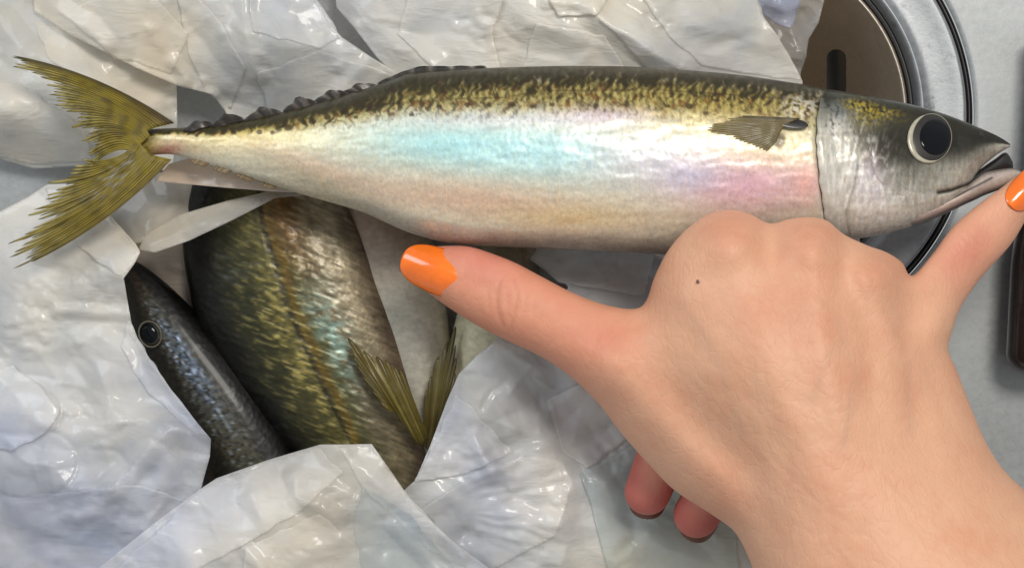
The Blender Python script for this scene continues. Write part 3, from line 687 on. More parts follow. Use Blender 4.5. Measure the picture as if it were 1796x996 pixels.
    # underside paler
    jit = 1 + .10 * fbm(X / 8, Y / 14, 271, 2)[:, None] + .10 * fbm(X / 40, Y / 20, 281, 2)[:, None]
    tintn = fbm(X / 13, Y / 13, 291, 2)[:, None] * np.array([[.06, .0, -.08]])
    jit = jit * (1 + .15 * perlin(X / 3.6, Y / 5.0, 273)[:, None])
    lum = c.mean(1)[:, None]; pw = 1.25 - .30 * np.clip((lum - .12) / .4, 0, 1)
    return np.clip(c * jit * (1 + tintn), 0, 1) ** pw

fish = empty('mackerel', 1000, 280, 150)
tag(fish, 'whole silver mackerel lying on top of the bag, spanned by the thumb and little finger', 'fish')
loft('body', np.arange(222, 1773.5, 2.3), TOP, BOTH, ZC, TH, M_FISH, fish, main_col, n=260, disp=main_disp)

def jaw_col(X, Y, V, Z):
    c = np.repeat(lin(176, 164, 156)[None], len(X), 0)
    c = mixc(c, lin(206, 184, 174), .7 * gauss(X, Y, 1640, 365, 60, 16, -.45))
    c = mixc(c, lin(100, 92, 86), .8 * sstep(.25, .0, V) * sstep(1640, 1700, X))
    c = mixc(c, lin(70, 64, 60), .8 * sstep(.72, 1, V))
    c = mixc(c, lin(30, 26, 24), .9 * np.exp(-(line_dist(X, Y, [(1645, 362), (1690, 338), (1740, 312)]) / 2.2) ** 2))
    return c * (1 + .15 * fbm(X / 8, Y / 8, 301, 2)[:, None])
JT = [(1530, 372), (1570, 362), (1610, 352), (1650, 345), (1690, 326), (1712, 310), (1726, 301), (1750, 297), (1776, 295), (1790, 300), (1795, 306)]
JB = [(1530, 392), (1570, 401), (1610, 395), (1650, 379), (1690, 360), (1712, 350), (1726, 343), (1750, 334), (1776, 322), (1790, 315), (1795, 310)]
jaw = loft('lower_jaw', np.arange(1532, 1795.5, 3), JT, JB, [(1530, 250), (1700, 244), (1795, 240)], [(1530, 40), (1600, 44), (1680, 38), (1740, 24), (1785, 10), (1795, 3)], M_FISH, fish, jaw_col, n=80)
mo = loft('mouth_lining', np.arange(1690, 1780, 3), [(1690, 322), (1715, 300), (1745, 279), (1765, 268), (1780, 292)], [(1690, 334), (1715, 318), (1745, 310), (1765, 305), (1780, 300)], [(1690, 240), (1780, 236)], [(1690, 28), (1740, 14), (1780, 4)], M_DARK, fish, lambda X, Y, V, Z: np.zeros((len(X), 3)) + .02, n=30)

# gill cover: a thin plate that stands proud of the gill edge
ys = np.linspace(172, 424, 90); us = np.linspace(0, 1, 40)
Yg, Ug = np.meshgrid(ys, us, indexing='ij'); wdt = np.interp(Yg, [172, 200, 260, 340, 424], [6, 30, 52, 70, 50]) + 5 * perlin(Yg / 30, 0 * Yg, 312)
Xg = gill_x(Yg) - 3 + Ug * wdt + 3 * perlin(Yg / 22, 0 * Yg, 311)
Zg = fish_top(Xg, Yg) + 5.5 * np.sqrt(np.clip(Ug * 5, 0, 1)) * (1 - Ug) ** .8 - 3.5 * Ug - .4 + .5 * fbm(Xg / 8, Yg / 30, 313, 2)
def gc(X, Y, U):
    c = np.repeat(lin(190, 186, 172)[None], len(X), 0)
    c = mixc(c, lin(150, 156, 158), .8 * sstep(230, 180, Y))
    c = mixc(c, lin(200, 196, 190), .7 * gauss(X, Y, 1462, 300, 20, 60))
    c = mixc(c, lin(206, 186, 176), .7 * sstep(.5, 1, U) * sstep(280, 340, Y))
    c = mixc(c, lin(120, 118, 108), .85 * sstep(270, 190, Y)); c = mixc(c, lin(226, 222, 212), .8 * sstep(.1, .4, fbm(X / 9, Y / 30, 318, 3)) * sstep(230, 290, Y)); c = mixc(c, lin(150, 140, 132), .7 * sstep(.6, 1, U))
    st = fbm(X / 6, Y / 40, 317, 3)
    return c * (1 + .3 * st[:, None])
xr, yr, ur = Xg.ravel(), Yg.ravel(), Ug.ravel(); T_ = interp(TOP, xr); B_ = interp(BOTH, xr)
hcol = main_col(np.maximum(xr, gill_x(yr) + 9), yr, (yr - T_) / (B_ - T_), yr)
wg = .6 * sstep(1.0, .1, ur)[:, None]
g = mesh_obj('gill_cover', at(xr, yr, Zg.ravel()), grid_faces(90, 40)[:, ::-1], M_FISH, fish, hcol * (1 - wg) + gc(xr, yr, ur) * wg)
s_ = g.modifiers.new('t', 'SOLIDIFY'); s_.thickness = 2 * S; s_.offset = -1

# cheek plate, lapping over the gill cover
CE = [(1556, 196), (1534, 232), (1524, 270), (1532, 306), (1556, 334), (1592, 350), (1636, 356)]
CEs = catmull(CE, 10, False); tt = np.linspace(0, len(CEs) - 1, 80)
ce = np.stack([np.interp(tt, np.arange(len(CEs)), CEs[:, k]) for k in (0, 1)], -1)
Ug, _ = np.meshgrid(np.linspace(0, 1, 26), np.arange(80)); ctr = np.array([1640., 262.])
Xg = ce[:, None, 0] * (1 - Ug * .62) + ctr[0] * Ug * .62; Yg = ce[:, None, 1] * (1 - Ug * .62) + ctr[1] * Ug * .62
ta_ = np.sin(np.pi * np.linspace(.02, .98, 80))[:, None] ** .6
Zg = fish_top(Xg, Yg) - 2.5 + 6.5 * ta_ * np.sqrt(np.clip(Ug * 5, 0, 1)) - 17 * Ug ** 1.3
def cc_(X, Y, U):
    T = interp(TOP, X); B = interp(BOTH, X); c = main_col(X, Y, (Y - T) / (B - T), Y)
    edge = sstep(.16, .02, U)
    c = mixc(c, lin(212, 206, 196), .3 * edge * sstep(250, 300, Y)); c = mixc(c, lin(40, 36, 30), .4 * gauss(U, Y, .02, 280, .03, 90))
    return mixc(c, lin(60, 56, 44), .55 * sstep(.05, .2, U) * gauss(X, Y, 1566, 268, 34, 52))
g = mesh_obj('cheek_plate', at(Xg.ravel(), Yg.ravel(), Zg.ravel()), grid_faces(80, 26), M_FISH, fish, cc_(Xg.ravel(), Yg.ravel(), Ug.ravel()))
dome('nostril', 1722, 236, 5, 3, lambda x, y: fish_top(x, y) - 1, 2, M_DARK, fish, rot=.5)
# eye
ez = lambda x, y: fish_top(x, y) - 3
eye = ring('eye', 1633, 242, 36, 42, 4.6, ez, 4, M_EYERING, fish, rot=.1, wfun=lambda a: .14 + 1.15 * np.clip(-np.cos(a + .45), 0, 1) ** .8)
dome('iris', 1635, 242, 36, 42, lambda x, y: fish_top(x, y) - 1, 3, M_IRIS, eye, rot=.15)
dome('pupil', 1640, 241, 28, 32, lambda x, y: fish_top(x, y) + .5, 4.5, M_PUPIL, eye)

# fins
def olive(X, Y, s, t, ray):
    c = np.repeat(lin(150, 132, 36)[None], len(X), 0)
    c = mixc(c, lin(182, 166, 70), .8 * (ray < .35))
    c = mixc(c, lin(92, 78, 26), .7 * (ray > .85) * sstep(-.1, .3, perlin(X / 20, Y / 20, 5)))
    c = mixc(c, lin(196, 186, 120), .6 * sstep(.6, 1, s) * (perlin(X / 9, Y / 9, 8) > .0))
    return c * (1 + .25 * fbm(X / 14, Y / 14, 9, 2)[:, None])
def tail_up(X, Y, s, t, ray):
    c = olive(X, Y, s, t, ray)
    c = mixc(c, lin(60, 48, 24), .85 * sstep(.14, .0, t)); c = mixc(c, lin(84, 62, 30), .6 * gauss(X, Y, 270, 205, 50, 22, .5)); return c
def tail_dn(X, Y, s, t, ray):
    c = olive(X, Y, s, t, ray)
    pat = gauss(X, Y, 200, 312, 60, 16, -.7) * sstep(.05, .3, fbm((X - Y) / 13, (X + Y) / 5, 15, 2))
    c = mixc(c, lin(184, 186, 190), 1.0 * pat)
    c = mixc(c, lin(112, 94, 50), .6 * sstep(.85, 1, t)); return c
tail = empty('tail_fin', 200, 260, 230); tail.parent = fish; tail.matrix_parent_inverse = fish.matrix_basis.inverted()
COLT = fin('lobe', [(305, 216), (262, 228), (262, 240), (248, 252), (236, 270)], [(14, 96), (40, 116), (76, 150), (100, 178), (128, 208), (150, 236), (162, 262), (160, 290)], 34, M_FIN, tail, 256, 224, tail_up, jag=.2, seed=3, bow=4, amp=2, curve=(6, -16))
COLT.matrix_parent_inverse = tail.matrix_basis.inverted()
o2 = fin('lobe', [(240, 244), (248, 254), (258, 264), (268, 272), (300, 280)], [(158, 280), (118, 308), (84, 346), (62, 384), (44, 420), (34, 452), (44, 466)], 30, M_FIN, tail, 257, 226, tail_dn, jag=.2, seed=4, bow=4, amp=2, curve=(10, 12))
o2.matrix_parent_inverse = tail.matrix_basis.inverted()
def darkfin(X, Y, s, t, ray):
    c = np.repeat(lin(40, 34, 28)[None], len(X), 0)
    return mixc(c, lin(84, 66, 44), .5 * (ray < .4))
for (fx, fy, l, h) in [(352, 222, 34, 10), (405, 214, 40, 16), (470, 202, 46, 16), (535, 186, 44, 16), (590, 170, 46, 13), (640, 156, 50, 10)]:
    sl = -.24
    fin('finlet', [(fx + 26, fy + 4 + sl * 26), (fx, fy + 5), (fx - 14, fy + 6 - sl * 14)], [(fx + 20, fy - 3 + sl * 20), (fx - l * .3, fy - h - sl * l * .1), (fx - l, fy + 2 - sl * l)], 3, M_FIN, fish, 250, 250, darkfin, ns=8, per=5, amp=.8, jag=.15, seed=int(fx), thick=3)
for (fx, fy) in [(352, 284), (392, 297), (432, 309), (474, 323)]:
    fin('finlet', [(fx + 16, fy + 1), (fx, fy - 4), (fx - 8, fy - 6)], [(fx + 6, fy + 9), (fx - 10, fy + 5), (fx - 18, fy)], 3, M_FIN, fish, 246, 246, lambda X, Y, s, t, ray: mixc(np.repeat(lin(160, 138, 98)[None], len(X), 0), lin(90, 70, 50), .5 * (ray > .6)), ns=6, per=5, amp=2, jag=.1, seed=int(fx), thick=3)
def dors(X, Y, s, t, ray):
    c = np.repeat(lin(38, 36, 28)[None], len(X), 0); return mixc(c, lin(88, 80, 56), .5 * (ray < .3))
fin('dorsal_fin', [(860, 128), (800, 130), (720, 138), (680, 148)], [(850, 116), (790, 117), (722, 121), (660, 147)], 6, M_FIN, fish, 262, 258, dors, ns=8, per=5, amp=.8, jag=.1, seed=31, thick=4)
def pect(X, Y, s, t, ray):
    ray = ray * .6 + .2
    c = np.repeat(lin(122, 110, 72)[None], len(X), 0)
    c = mixc(c, lin(60, 50, 32), .7 * (ray > .8)); c = mixc(c, lin(168, 152, 104), .6 * sstep(.55, 1, s))
    c = mixc(c, lin(40, 34, 26), .8 * sstep(.18, 0, t)); return c * (1 + .25 * fbm(X / 12, Y / 12, 19, 2)[:, None])
zb = float(fish_top(np.array([1395.]), np.array([230.]))[0])
fin('pectoral_fin', [(1404, 208), (1384, 216), (1370, 230), (1362, 248)], [(1300, 203), (1262, 214), (1240, 230), (1264, 248), (1296, 264), (1336, 276)], 22, M_FIN, fish, zb + 7, zb + 8, pect, jag=.14, seed=41, amp=.7, bow=3, clear=.9, thick=1)
dome('fin_shadow', 1388, 216, 30, 9, lambda x, y: fish_top(x, y) + 9.5, 1.2, M_DARK, fish, rot=.15)  # dark lens added for the black shadow behind the fin base

# ------------------------------------------------------------------ fish in the bag
def placer(x0, y0, x1, y1):
    L = math.hypot(x1 - x0, y1 - y0); ux, uy = (x1 - x0) / L, (y1 - y0) / L
    return (lambda X, Y: (x0 + X * ux + Y * uy, y0 + X * uy - Y * ux)), L
# local Y>0 points to the right of travel seen on screen when the fish runs downwards (x+)
def big_col(X, Y, V, Z):
    # V: 0 = top edge in local (screen left) ... 1
    n = len(X); c = np.repeat(lin(98, 95, 62)[None], n, 0)
    v = V + .04 * fbm(X / 50, Y / 50, 401, 3)
    c = mixc(c, lin(18, 17, 11), sstep(.40, .10, v))
    c = mixc(c, lin(60, 62, 36), .8 * gauss(v, X, .28, 260, .1, 200))
    c = mixc(c, lin(158, 146, 86), .8 * gauss(v, X, .45, 330, .09, 170) * sstep(-.2, .3, fbm(X / 9, Y / 16, 402, 3)))
    c = mixc(c, lin(128, 118, 96), .9 * sstep(.56, .72, v))
    c = mixc(c, lin(120, 84, 32), .7 * gauss(v, X, .62, 90, .10, 110))
    c = mixc(c, lin(150, 176, 168), .9 * gauss(v, X, .66, 330, .09, 75) * sstep(-.35, .2, fbm(X / 12, Y / 20, 403, 3)))
    c = mixc(c, lin(166, 156, 134), .8 * gauss(v, X, .86, 200, .1, 250))
    c = mixc(c, lin(120, 104, 92), .7 * sstep(.85, .97, v))
    c = mixc(c, lin(128, 100, 26), .6 * np.exp(-((v - .53) / .022) ** 2))
    c = mixc(c, lin(44, 36, 16), .95 * np.exp(-((V - .49) / .012) ** 2))
    st = fbm((X * .8 - Y * .6) / 6.5, (X * .6 + Y * .8) / 26, 404, 3)
    c = mixc(c, lin(184, 172, 118), .65 * sstep(.1, .4, st) * gauss(v, X, .44, 330, .17, 190)); c = mixc(c, lin(190, 200, 190), .7 * sstep(.15, .45, st) * gauss(v, X, .66, 320, .1, 130))
    return np.clip(c * (1 + .7 * st[:, None]), 0, 1) ** 1.3
def place_big(X, Y):
    # the body bends a little, running from under the top fish down under the lower flap
    cx = np.interp(X, [0, 100, 250, 400, 550, 700], [452, 462, 505, 568, 640, 700]); cy = 290 + X * .96
    return cx + Y * .96, cy - Y * .22
bf = empty('mackerel', 540, 600, 20)
tag(bf, 'largest mackerel inside the bag, greenish gold flank showing through the opening', 'fish', 'mackerel heaped inside the bag')
HALF = [(0, 118), (70, 140), (160, 160), (260, 166), (360, 158), (460, 138), (560, 108), (640, 70), (690, 10)]
def neg(t): return [(a, -b) for a, b in t]
loft('body', np.arange(0, 690, 3.5), neg(HALF), HALF, [(0, 92), (350, 95), (690, 70)], [(0, 44), (200, 62), (400, 64), (600, 44), (690, 8)], M_FISH_IN, bf, big_col, n=200, place=place_big,
     disp=lambda X, Y, V: 2.0 * fbm((X * .8 - Y * .6) / 6.5, (X * .6 + Y * .8) / 26, 404, 3) - 2 * np.exp(-((V - .5) / .03) ** 2) + 2 * fbm(X / 30, Y / 30, 406, 2))
def inolive(X, Y, s, t, ray):
    c = np.repeat(lin(112, 98, 30)[None], len(X), 0); c = mixc(c, lin(176, 156, 70), .7 * (ray < .3)); c = mixc(c, lin(50, 38, 14), .6 * (ray > .85))
    return c * (1 + .3 * fbm(X / 10, Y / 10, 44, 2)[:, None])
fin('pelvic_fin', [(752, 770), (735, 780), (716, 752), (704, 726)], [(706, 650), (668, 624), (612, 602), (634, 654), (672, 716)], 12, M_FIN, bf, 150, 178, inolive, jag=.1, seed=51, amp=4, bow=14)

sf = empty('mackerel', 330, 660, 20)
tag(sf, 'small mackerel at the left of the bag opening with its eye showing', 'fish', 'mackerel heaped inside the bag')
pl, L = placer(212, 455, 480, 890)
def small_col(X, Y, V, Z):
    # V=0 is the screen left/below side, 1 the back (screen right/above)
    v = V + .04 * fbm(X / 30, Y / 30, 411, 3); n = len(X)
    c = np.repeat(lin(96, 92, 76)[None], n, 0)
    c = mixc(c, lin(120, 134, 152), 1.0 * gauss(v, X, .52, 220, .12, 110) * sstep(-.35, .15, fbm(X / 9, Y / 7, 412, 3)))
    fl = sstep(.1, .35, fbm(X / 11, Y / 4, 415, 3)); c = mixc(c, lin(190, 202, 222), .85 * fl * gauss(v, X, .46, 210, .13, 130)); c = mixc(c, lin(150, 158, 160), .7 * fl * gauss(v, X, .45, 380, .16, 110)); c = mixc(c, lin(30, 28, 22), .8 * sstep(.1, .4, fbm(X / 8, Y / 8, 416, 2)) * (v < .6))  # bright flecks put silver-blue glints into the skin colour
    c = mixc(c, lin(110, 78, 34), .8 * sstep(.3, .05, v) * sstep(280, 360, X))
    c = mixc(c, lin(60, 44, 34), .8 * sstep(110, 40, X))
    c = mixc(c, lin(12, 12, 10), sstep(.56, .70, v)); c = mixc(c, lin(40, 36, 26), .8 * sstep(.42, .25, v))
    return np.clip(c * (1 + .8 * fbm(X / 7, Y / 7, 413, 2)[:, None]), 0, 1) ** 1.35
HS = [(0, 4), (30, 24), (90, 46), (160, 62), (260, 80), (380, 88), (520, 84)]
def flip(p): return lambda X, Y: p(X, Y)
loft('body', np.arange(0, 520, 3.5), neg(HS), HS, [(0, 86), (520, 84)], [(0, 4), (60, 28), (150, 48), (300, 60), (520, 58)], M_FISH_IN, sf, lambda X, Y, V, Z: small_col(X, Y, V, Z), n=110, place=lambda X, Y: pl(X, Y + 4))
e2 = ring('eye', 263, 586, 19, 23, 1.7, 131, 3, M_RINGD, sf, rot=-.4)
dome('iris', 263, 586, 19, 23, 126, 8, M_IRIS, e2, rot=-.4)
dome('pupil', 262, 585, 15, 18, 130, 6, M_PUPIL, e2, rot=-.4)

def pale_col(seed, a1, a2, a3):
    def f(X, Y, V, Z):
        v = V + .05 * fbm(X / 40, Y / 30, seed, 3)
        c = np.repeat(lin(*a1)[None], len(X), 0); c = mixc(c, lin(*a2), sstep(.45, .9, v)); c = mixc(c, lin(*a3), sstep(260, 60, X) * .8)
        return np.clip(c * (1 + .3 * fbm(X / 10, Y / 14, seed + 1, 3)[:, None]), 0, 1)
    return f
tf = empty('mackerel', 730, 580, 20)
tag(tf, 'mackerel with smooth grey belly wedged between the largest bagged fish and the thumbnail', 'fish', 'mackerel heaped inside the bag')
pl3, L3 = placer(655, 330, 775, 900)
H3 = [(0, 70), (120, 82), (260, 80), (380, 62), (480, 30), (560, 8)]
loft('body', np.arange(0, 560, 4), neg(H3), H3, [(0, 66), (560, 60)], [(0, 44), (200, 56), (400, 40), (560, 6)], M_FISH, tf, pale_col(421, (172, 168, 154), (184, 176, 158), (120, 94, 74)), n=80, place=pl3)
fin('pelvic_fin', [(742, 775), (752, 790), (764, 770), (772, 745)], [(744, 700), (762, 640), (798, 580), (800, 640), (796, 690)], 9, M_FIN, tf, 118, 128, lambda X, Y, s, t, ray: mixc(inolive(X, Y, s, t, ray), lin(90, 84, 50), .4), jag=.1, seed=61, amp=4, bow=8)
ff = empty('mackerel', 860, 560, 20)
tag(ff, 'pearly mackerel mostly hidden under the thumb at the right of the bag opening', 'fish', 'mackerel heaped inside the bag')
pl4, L4 = placer(905, 380, 800, 860)
H4 = [(0, 50), (120, 62), (260, 64), (360, 48), (480, 14)]
loft('body', np.arange(0, 480, 4), neg(H4), H4, [(0, 84), (480, 76)], [(0, 40), (200, 58), (360, 40), (480, 6)], M_FISH, ff, pale_col(431, (196, 190, 160), (214, 208, 188), (70, 60, 40)), n=70, place=pl4)

# ------------------------------------------------------------------ the hand
HP = [(716, 460), (724, 444), (748, 434), (790, 431), (820, 432), (850, 440), (900, 459), (950, 485), (1000, 511), (1050, 531), (1095, 541), (1122, 539), (1136, 522), (1147, 488), (1170, 442), (1202, 404), (1240, 377), (1278, 368), (1316, 376), (1350, 392), (1385, 384), (1420, 381), (1450, 387), (1480, 411), (1520, 430), (1556, 445), (1582, 460), (1599, 484), (1632, 450), (1672, 397), (1718, 357), (1754, 331), (1785, 308), (1812, 300), (1826, 316), (1818, 350), (1800, 384), (1772, 430), (1720, 488), (1686, 537), (1671, 577), (1663, 612), (1679, 652), (1702, 711), (1727, 771), (1759, 822), (1800, 862), (1870, 930), (1990, 1040), (2120, 1160),
      (2160, 1420), (1800, 1440), (1500, 1300), (1400, 1180), (1340, 1050), (1316, 985), (1290, 934), (1250, 903), (1184, 860), (1137, 813), (1090, 760), (1050, 708), (1000, 660), (950, 626), (900, 602), (850, 578), (800, 548), (760, 520), (728, 494)]
HPs = catmull(HP, 5)
HC = [(716, 460, 268, 34), (760, 480, 274, 44), (880, 525, 292, 56), (980, 575, 318, 62), (1080, 640, 345, 76), (1130, 560, 352, 52), (1200, 520, 392, 66), (1280, 430, 402, 58), (1355, 430, 398, 56), (1425, 440, 408, 58), (1500, 470, 402, 58), (1570, 500, 386, 54),
      (1610, 530, 352, 50), (1650, 560, 350, 52), (1690, 455, 306, 44), (1750, 385, 280, 40), (1820, 320, 262, 34), (1160, 780, 330, 72), (1090, 730, 322, 66), (1250, 860, 350, 82), (1350, 650, 436, 86), (1500, 650, 432, 82), (1630, 700, 385, 70), (1690, 760, 385, 80),
      (1450, 850, 446, 100), (1330, 960, 385, 98), (1700, 1000, 452, 140), (1900, 1200, 460, 170), (1500, 1250, 440, 150), (1780, 900, 410, 105), (1250, 650, 404, 80), (2160, 1420, 470, 170)]
st = 3.4
gx = np.arange(690, 2010, st); gy = np.arange(350 - 60, 1330, st); gz = np.arange(120, 640, st)
GX2, GY2 = np.meshgrid(gx, gy, indexing='ij')
sd = poly_sd(GX2, GY2, HPs)
def blur(a, n):
    for _ in range(n):
        for ax in (0, 1):
            a = (np.roll(a, 1, ax) + 2 * a + np.roll(a, -1, ax)) / 4
    return a
w = sstep(10, 30, sd); sds = sd * (1 - w) + blur(sd, 14) * w
zcf, rf = tps(HC)(GX2, GY2)
rf = np.clip(rf, 28, 190)
X, Y = GX2, GY2
def rline(pts, amp, w): return amp * np.exp(-(line_dist(X, Y, pts) / w) ** 2)
surf = np.zeros_like(X)     # + raises the back of the hand
surf += 22 * gauss(X, Y, 1280, 425, 52, 46) + 20 * gauss(X, Y, 1425, 432, 46, 42) + 14 * gauss(X, Y, 1535, 480, 40, 36) + 8 * gauss(X, Y, 1640, 580, 40, 50)
surf -= 9 * gauss(X, Y, 1352, 430, 22, 50) + 7 * gauss(X, Y, 1482, 470, 18, 45) + 6 * gauss(X, Y, 1590, 560, 18, 50)
def tend(pts, amp, w):
    P = catmull(pts, 8, False); L = len(P); out = np.zeros_like(X)
    for k in range(L - 1):
        q = math.sin(math.pi * (k + .5) / L) ** .7
        out = np.maximum(out, amp * q * np.exp(-(seg_dist(X, Y, *P[k], *P[k + 1])[0] / w) ** 2))
    return out
surf += tend([(1290, 430), (1330, 580), (1400, 760), (1460, 880)], 5, 34) + tend([(1425, 440), (1445, 600), (1480, 760)], 6, 24) + tend([(1535, 480), (1565, 610), (1570, 740)], 6, 22) + tend([(1500, 465), (1550, 560), (1610, 680)], 3, 12)
surf -= tend([(1150, 640), (1230, 740), (1310, 830), (1350, 930)], 13, 36)
surf += tend([(1060, 650), (1180, 760), (1280, 870)], 8, 36)
surf -= tend([(1490, 500), (1520, 610), (1525, 720)], 5, 18) + tend([(1365, 480), (1385, 620), (1400, 700)], 4, 24) + tend([(1595, 500), (1625, 620), (1660, 700)], 5, 20)
surf += 2.6 * fbm(X / 80, Y / 80, 501, 4) + .9 * fbm((X + Y) / 60, (X - Y) / 14, 502, 3) * sstep(40, 140, sd)
# thumb joint creases and pinky creases
for (pts_, amp, w_) in [([(880, 486), (872, 512), (873, 545), (884, 574)], 3.0, 4.5), ([(902, 484), (908, 510), (905, 545), (896, 582)], 2.6, 4), ([(891, 498), (889, 530), (893, 560)], 2.2, 3.5), ([(848, 486), (844, 505)], 1.2, 4), ([(934, 520), (936, 548)], 1.2, 4), ([(862, 492), (856, 520), (860, 548)], 1.8, 4), ([(918, 500), (922, 530), (914, 566)], 1.6, 4), ([(1030, 548), (1046, 580), (1040, 612)], 1.8, 6), ([(1060, 560), (1068, 590)], 1.4, 6), ([(1250, 412), (1280, 404), (1310, 414)], 1.3, 4), ([(1244, 430), (1278, 422), (1314, 430)], 1.2, 4), ([(1400, 416), (1428, 410), (1456, 420)], 1.2, 4), ([(1396, 434), (1428, 428), (1460, 438)], 1.2, 4), ([(1520, 470), (1545, 472), (1568, 486)], 1.1, 4), ([(800, 505), (812, 488), (818, 468)], 2.0, 3.5)]:
    surf -= tend(pts_, amp, w_)
surf += gauss(X, Y, 885, 528, 34, 42) * 5
for off in (0, 9, -9): surf -= rline([(1690 + off, 415 - off), (1722 + off, 448 - off)], 1.6, 3)
surf += gauss(X, Y, 1703, 432, 20, 26) * 4
R3 = rf[:, :, None]; ZZ = gz[None, None, :]
d3 = sds[:, :, None]
zc3 = zcf[:, :, None]
up = (ZZ > zc3)
f = np.hypot(np.maximum(R3 - d3, 0), ZZ - zc3) - R3
f = f - surf[:, :, None] * np.clip((ZZ - zc3) / R3, 0, 1)
def capsule(f, pts, k):
    X3, Y3 = GX2[:, :, None], GY2[:, :, None]
    best = None
    for (a, b) in zip(pts[:-1], pts[1:]):
        ax, ay, az, ar = a; bx, by, bz, br = b
        dx, dy, dz = bx - ax, by - ay, bz - az
        t = np.clip(((X3 - ax) * dx + (Y3 - ay) * dy + (ZZ - az) * dz) / (dx * dx + dy * dy + dz * dz), 0, 1)
        d = np.sqrt((X3 - ax - t * dx) ** 2 + (Y3 - ay - t * dy) ** 2 + (ZZ - az - t * dz) ** 2) - (ar + t * (br - ar))
        if best is None: best = d
        else:
            h = np.clip(.5 + .5 * (best - d) / 8, 0, 1); best = best * (1 - h) + d * h - 8 * h * (1 - h)
    h = np.clip(.5 + .5 * (f - best) / k, 0, 1)
    return f * (1 - h) + best * h - k * h * (1 - h)
f = capsule(f, [(1285, 445, 385, 54), (1250, 600, 275, 46), (1176, 760, 228, 46), (1136, 862, 206, 41)], 10)
f = capsule(f, [(1425, 455, 385, 54), (1400, 640, 262, 46), (1272, 820, 228, 46), (1222, 902, 206, 41)], 10)
f = capsule(f, [(1530, 490, 380, 50), (1520, 680, 262, 44), (1400, 850, 232, 40), (1340, 900, 225, 34)], 10)
import openvdb
grid = openvdb.FloatGrid(); grid.copyFromArray(np.ascontiguousarray(f.astype(np.float32)))
pts, quads = grid.convertToQuads(isovalue=0.0)
pts = np.asarray(pts, float); quads = np.asarray(quads)
px = gx[0] + pts[:, 0] * st; py = gy[0] + pts[:, 1] * st; pz = gz[0] + pts[:, 2] * st
del f, d3, R3, zc3, up
n = len(px)
c = np.repeat(lin(229, 182, 152)[None], n, 0)
def hg(cx, cy, rx, ry, rot=0): return gauss(px, py, cx, cy, rx, ry, rot)
c = mixc(c, lin(226, 158, 130), .85 * sstep(1180, 960, px) * sstep(1180, 1000, px + .0 * py))
c = mixc(c, lin(224, 146, 132), .7 * hg(840, 450, 80, 34, .4)); c = mixc(c, lin(222, 140, 116), .5 * hg(1060, 590, 70, 50))
c = mixc(c, lin(226, 160, 138), .7 * hg(1700, 430, 110, 60, -.8)); c = mixc(c, lin(214, 132, 114), .4 * hg(1700, 440, 48, 34, -.8))
c = mixc(c, lin(218, 160, 132), .6 * (hg(1280, 400, 60, 40) + hg(1425, 410, 50, 36) + hg(1550, 470, 50, 34)))
c = mixc(c, lin(206, 146, 118), .35 * hg(1420, 540, 90, 50)); c = mixc(c, lin(206, 168, 136), .4 * hg(1300, 720, 120, 60, .6))
c = mixc(c, lin(232, 186, 154), .5 * hg(1600, 950, 200, 120))
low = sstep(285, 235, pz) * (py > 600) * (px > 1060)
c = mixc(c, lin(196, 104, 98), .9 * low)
for pts_ in ([(880, 492), (872, 512), (873, 545), (884, 570)], [(902, 492), (908, 512), (905, 545), (896, 575)]): c = mixc(c, lin(186, 112, 90), .22 * np.exp(-(line_dist(px, py, pts_) / 3) ** 2))
for pts_ in ([(1210, 560), (1260, 640), (1300, 760)], [(1470, 560), (1500, 660), (1480, 780)], [(1590, 640), (1600, 760)], [(1470, 600), (1420, 700)]): c = mixc(c, lin(186, 160, 138), .22 * np.exp(-(line_dist(px + 8 * perlin(px / 60, py / 60, 5), py, pts_) / 9) ** 2))
c = mixc(c, lin(70, 36, 28), .95 * (hg(1224, 495, 4.2, 4.2) > .45) * (pz > 380))
c = c * np.array([[.80, .725, .68]]) * (1 + .05 * fbm(px / 26, py / 26, 511, 3)[:, None] * np.array([[.6, 1, 1]]))
person = empty('person', 1450, 800, 200)
tag(person, "person's bare right hand stretched over the fish with orange nails, measuring its length", 'person')
hand = mesh_obj('hand', at(px, py, pz), quads, M_SKIN, person, c)
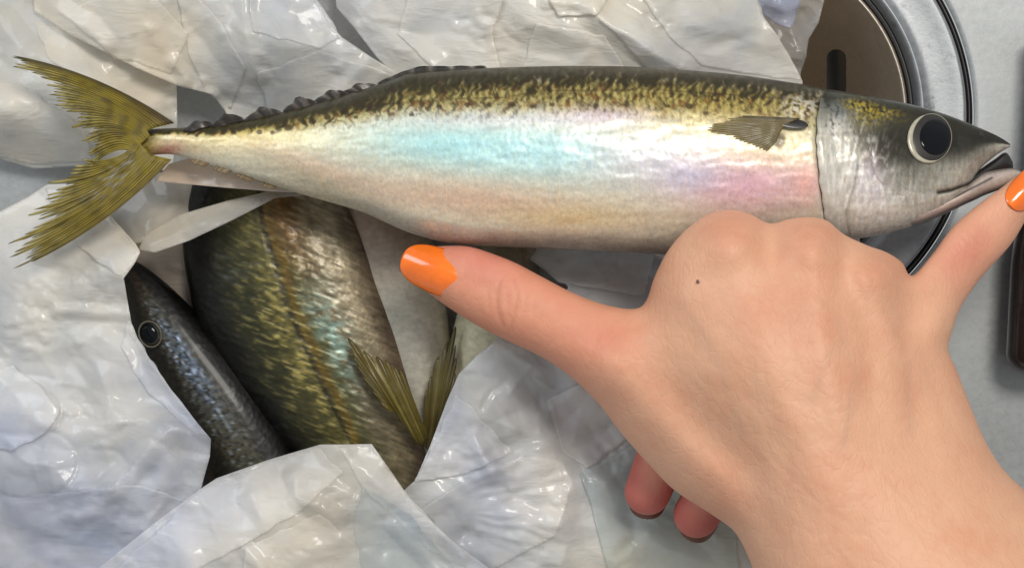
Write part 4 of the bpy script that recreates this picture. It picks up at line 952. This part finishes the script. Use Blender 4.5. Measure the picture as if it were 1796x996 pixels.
# make sure faces point outwards, then relax the voxel steps
import bmesh
bm = bmesh.new(); bm.from_mesh(hand.data); bmesh.ops.recalc_face_normals(bm, faces=bm.faces)
bm.to_mesh(hand.data); bm.free()
sm = hand.modifiers.new('relax', 'SMOOTH'); sm.factor = .5; sm.iterations = 3
for ob in (hand,): pass

def nail(name, bx, by, tx, ty, hw, z0, z1, drop, mat, parent, over=.0, square=2.6, thick=5, arch=8):
    """curved plate: base (bx,by) to free edge (tx,ty)"""
    L = math.hypot(tx - bx, ty - by); ux, uy = (tx - bx) / L, (ty - by) / L
    nu, nv = 44, 33
    u = np.linspace(-1, 1, nu)[:, None]; v = np.linspace(-1, 1, nv)[None]
    wd = hw * (1 - np.abs(u) ** square * .999) ** (1 / square) * (1 - .10 * u)
    s = (u + 1) / 2 * L + 0 * v; q = wd * v
    Xn = bx + ux * s - uy * q; Yn = by + uy * s + ux * q
    Zn = z0 + (z1 - z0) * (u + 1) / 2 + arch * (1 - u ** 2) - drop * (q / hw) ** 2
    o = mesh_obj(name, at(Xn.ravel(), Yn.ravel(), Zn.ravel()), grid_faces(nu, nv), mat, parent)
    so = o.modifiers.new('t', 'SOLIDIFY'); so.thickness = thick * S; so.offset = 0
    return o
nail('fingernail', 818, 494, 706, 452, 38, 326, 300, 26, M_NAIL, hand)['label'] = 'orange thumbnail'
nail('fingernail', 1772, 362, 1846, 284, 25, 312, 286, 16, M_NAIL, hand)['label'] = 'orange little fingernail'
nail('fingernail', 1140, 850, 1131, 908, 31, 180, 176, 14, M_NAILU, hand, arch=2)['label'] = 'dark edge of a curled fingernail'
nail('fingernail', 1240, 886, 1209, 946, 31, 180, 176, 14, M_NAILU, hand, arch=2)['label'] = 'dark edge of a curled fingernail'
for o in hand.children: o.matrix_parent_inverse = (person.matrix_basis @ hand.matrix_parent_inverse @ hand.matrix_basis).inverted()
for par in (eye, e2):
    root = par.parent
    for o in par.children: o.matrix_parent_inverse = (root.matrix_basis @ par.matrix_parent_inverse @ par.matrix_basis).inverted()
for o in tail.children: o.matrix_parent_inverse = (fish.matrix_basis @ tail.matrix_parent_inverse @ tail.matrix_basis).inverted()
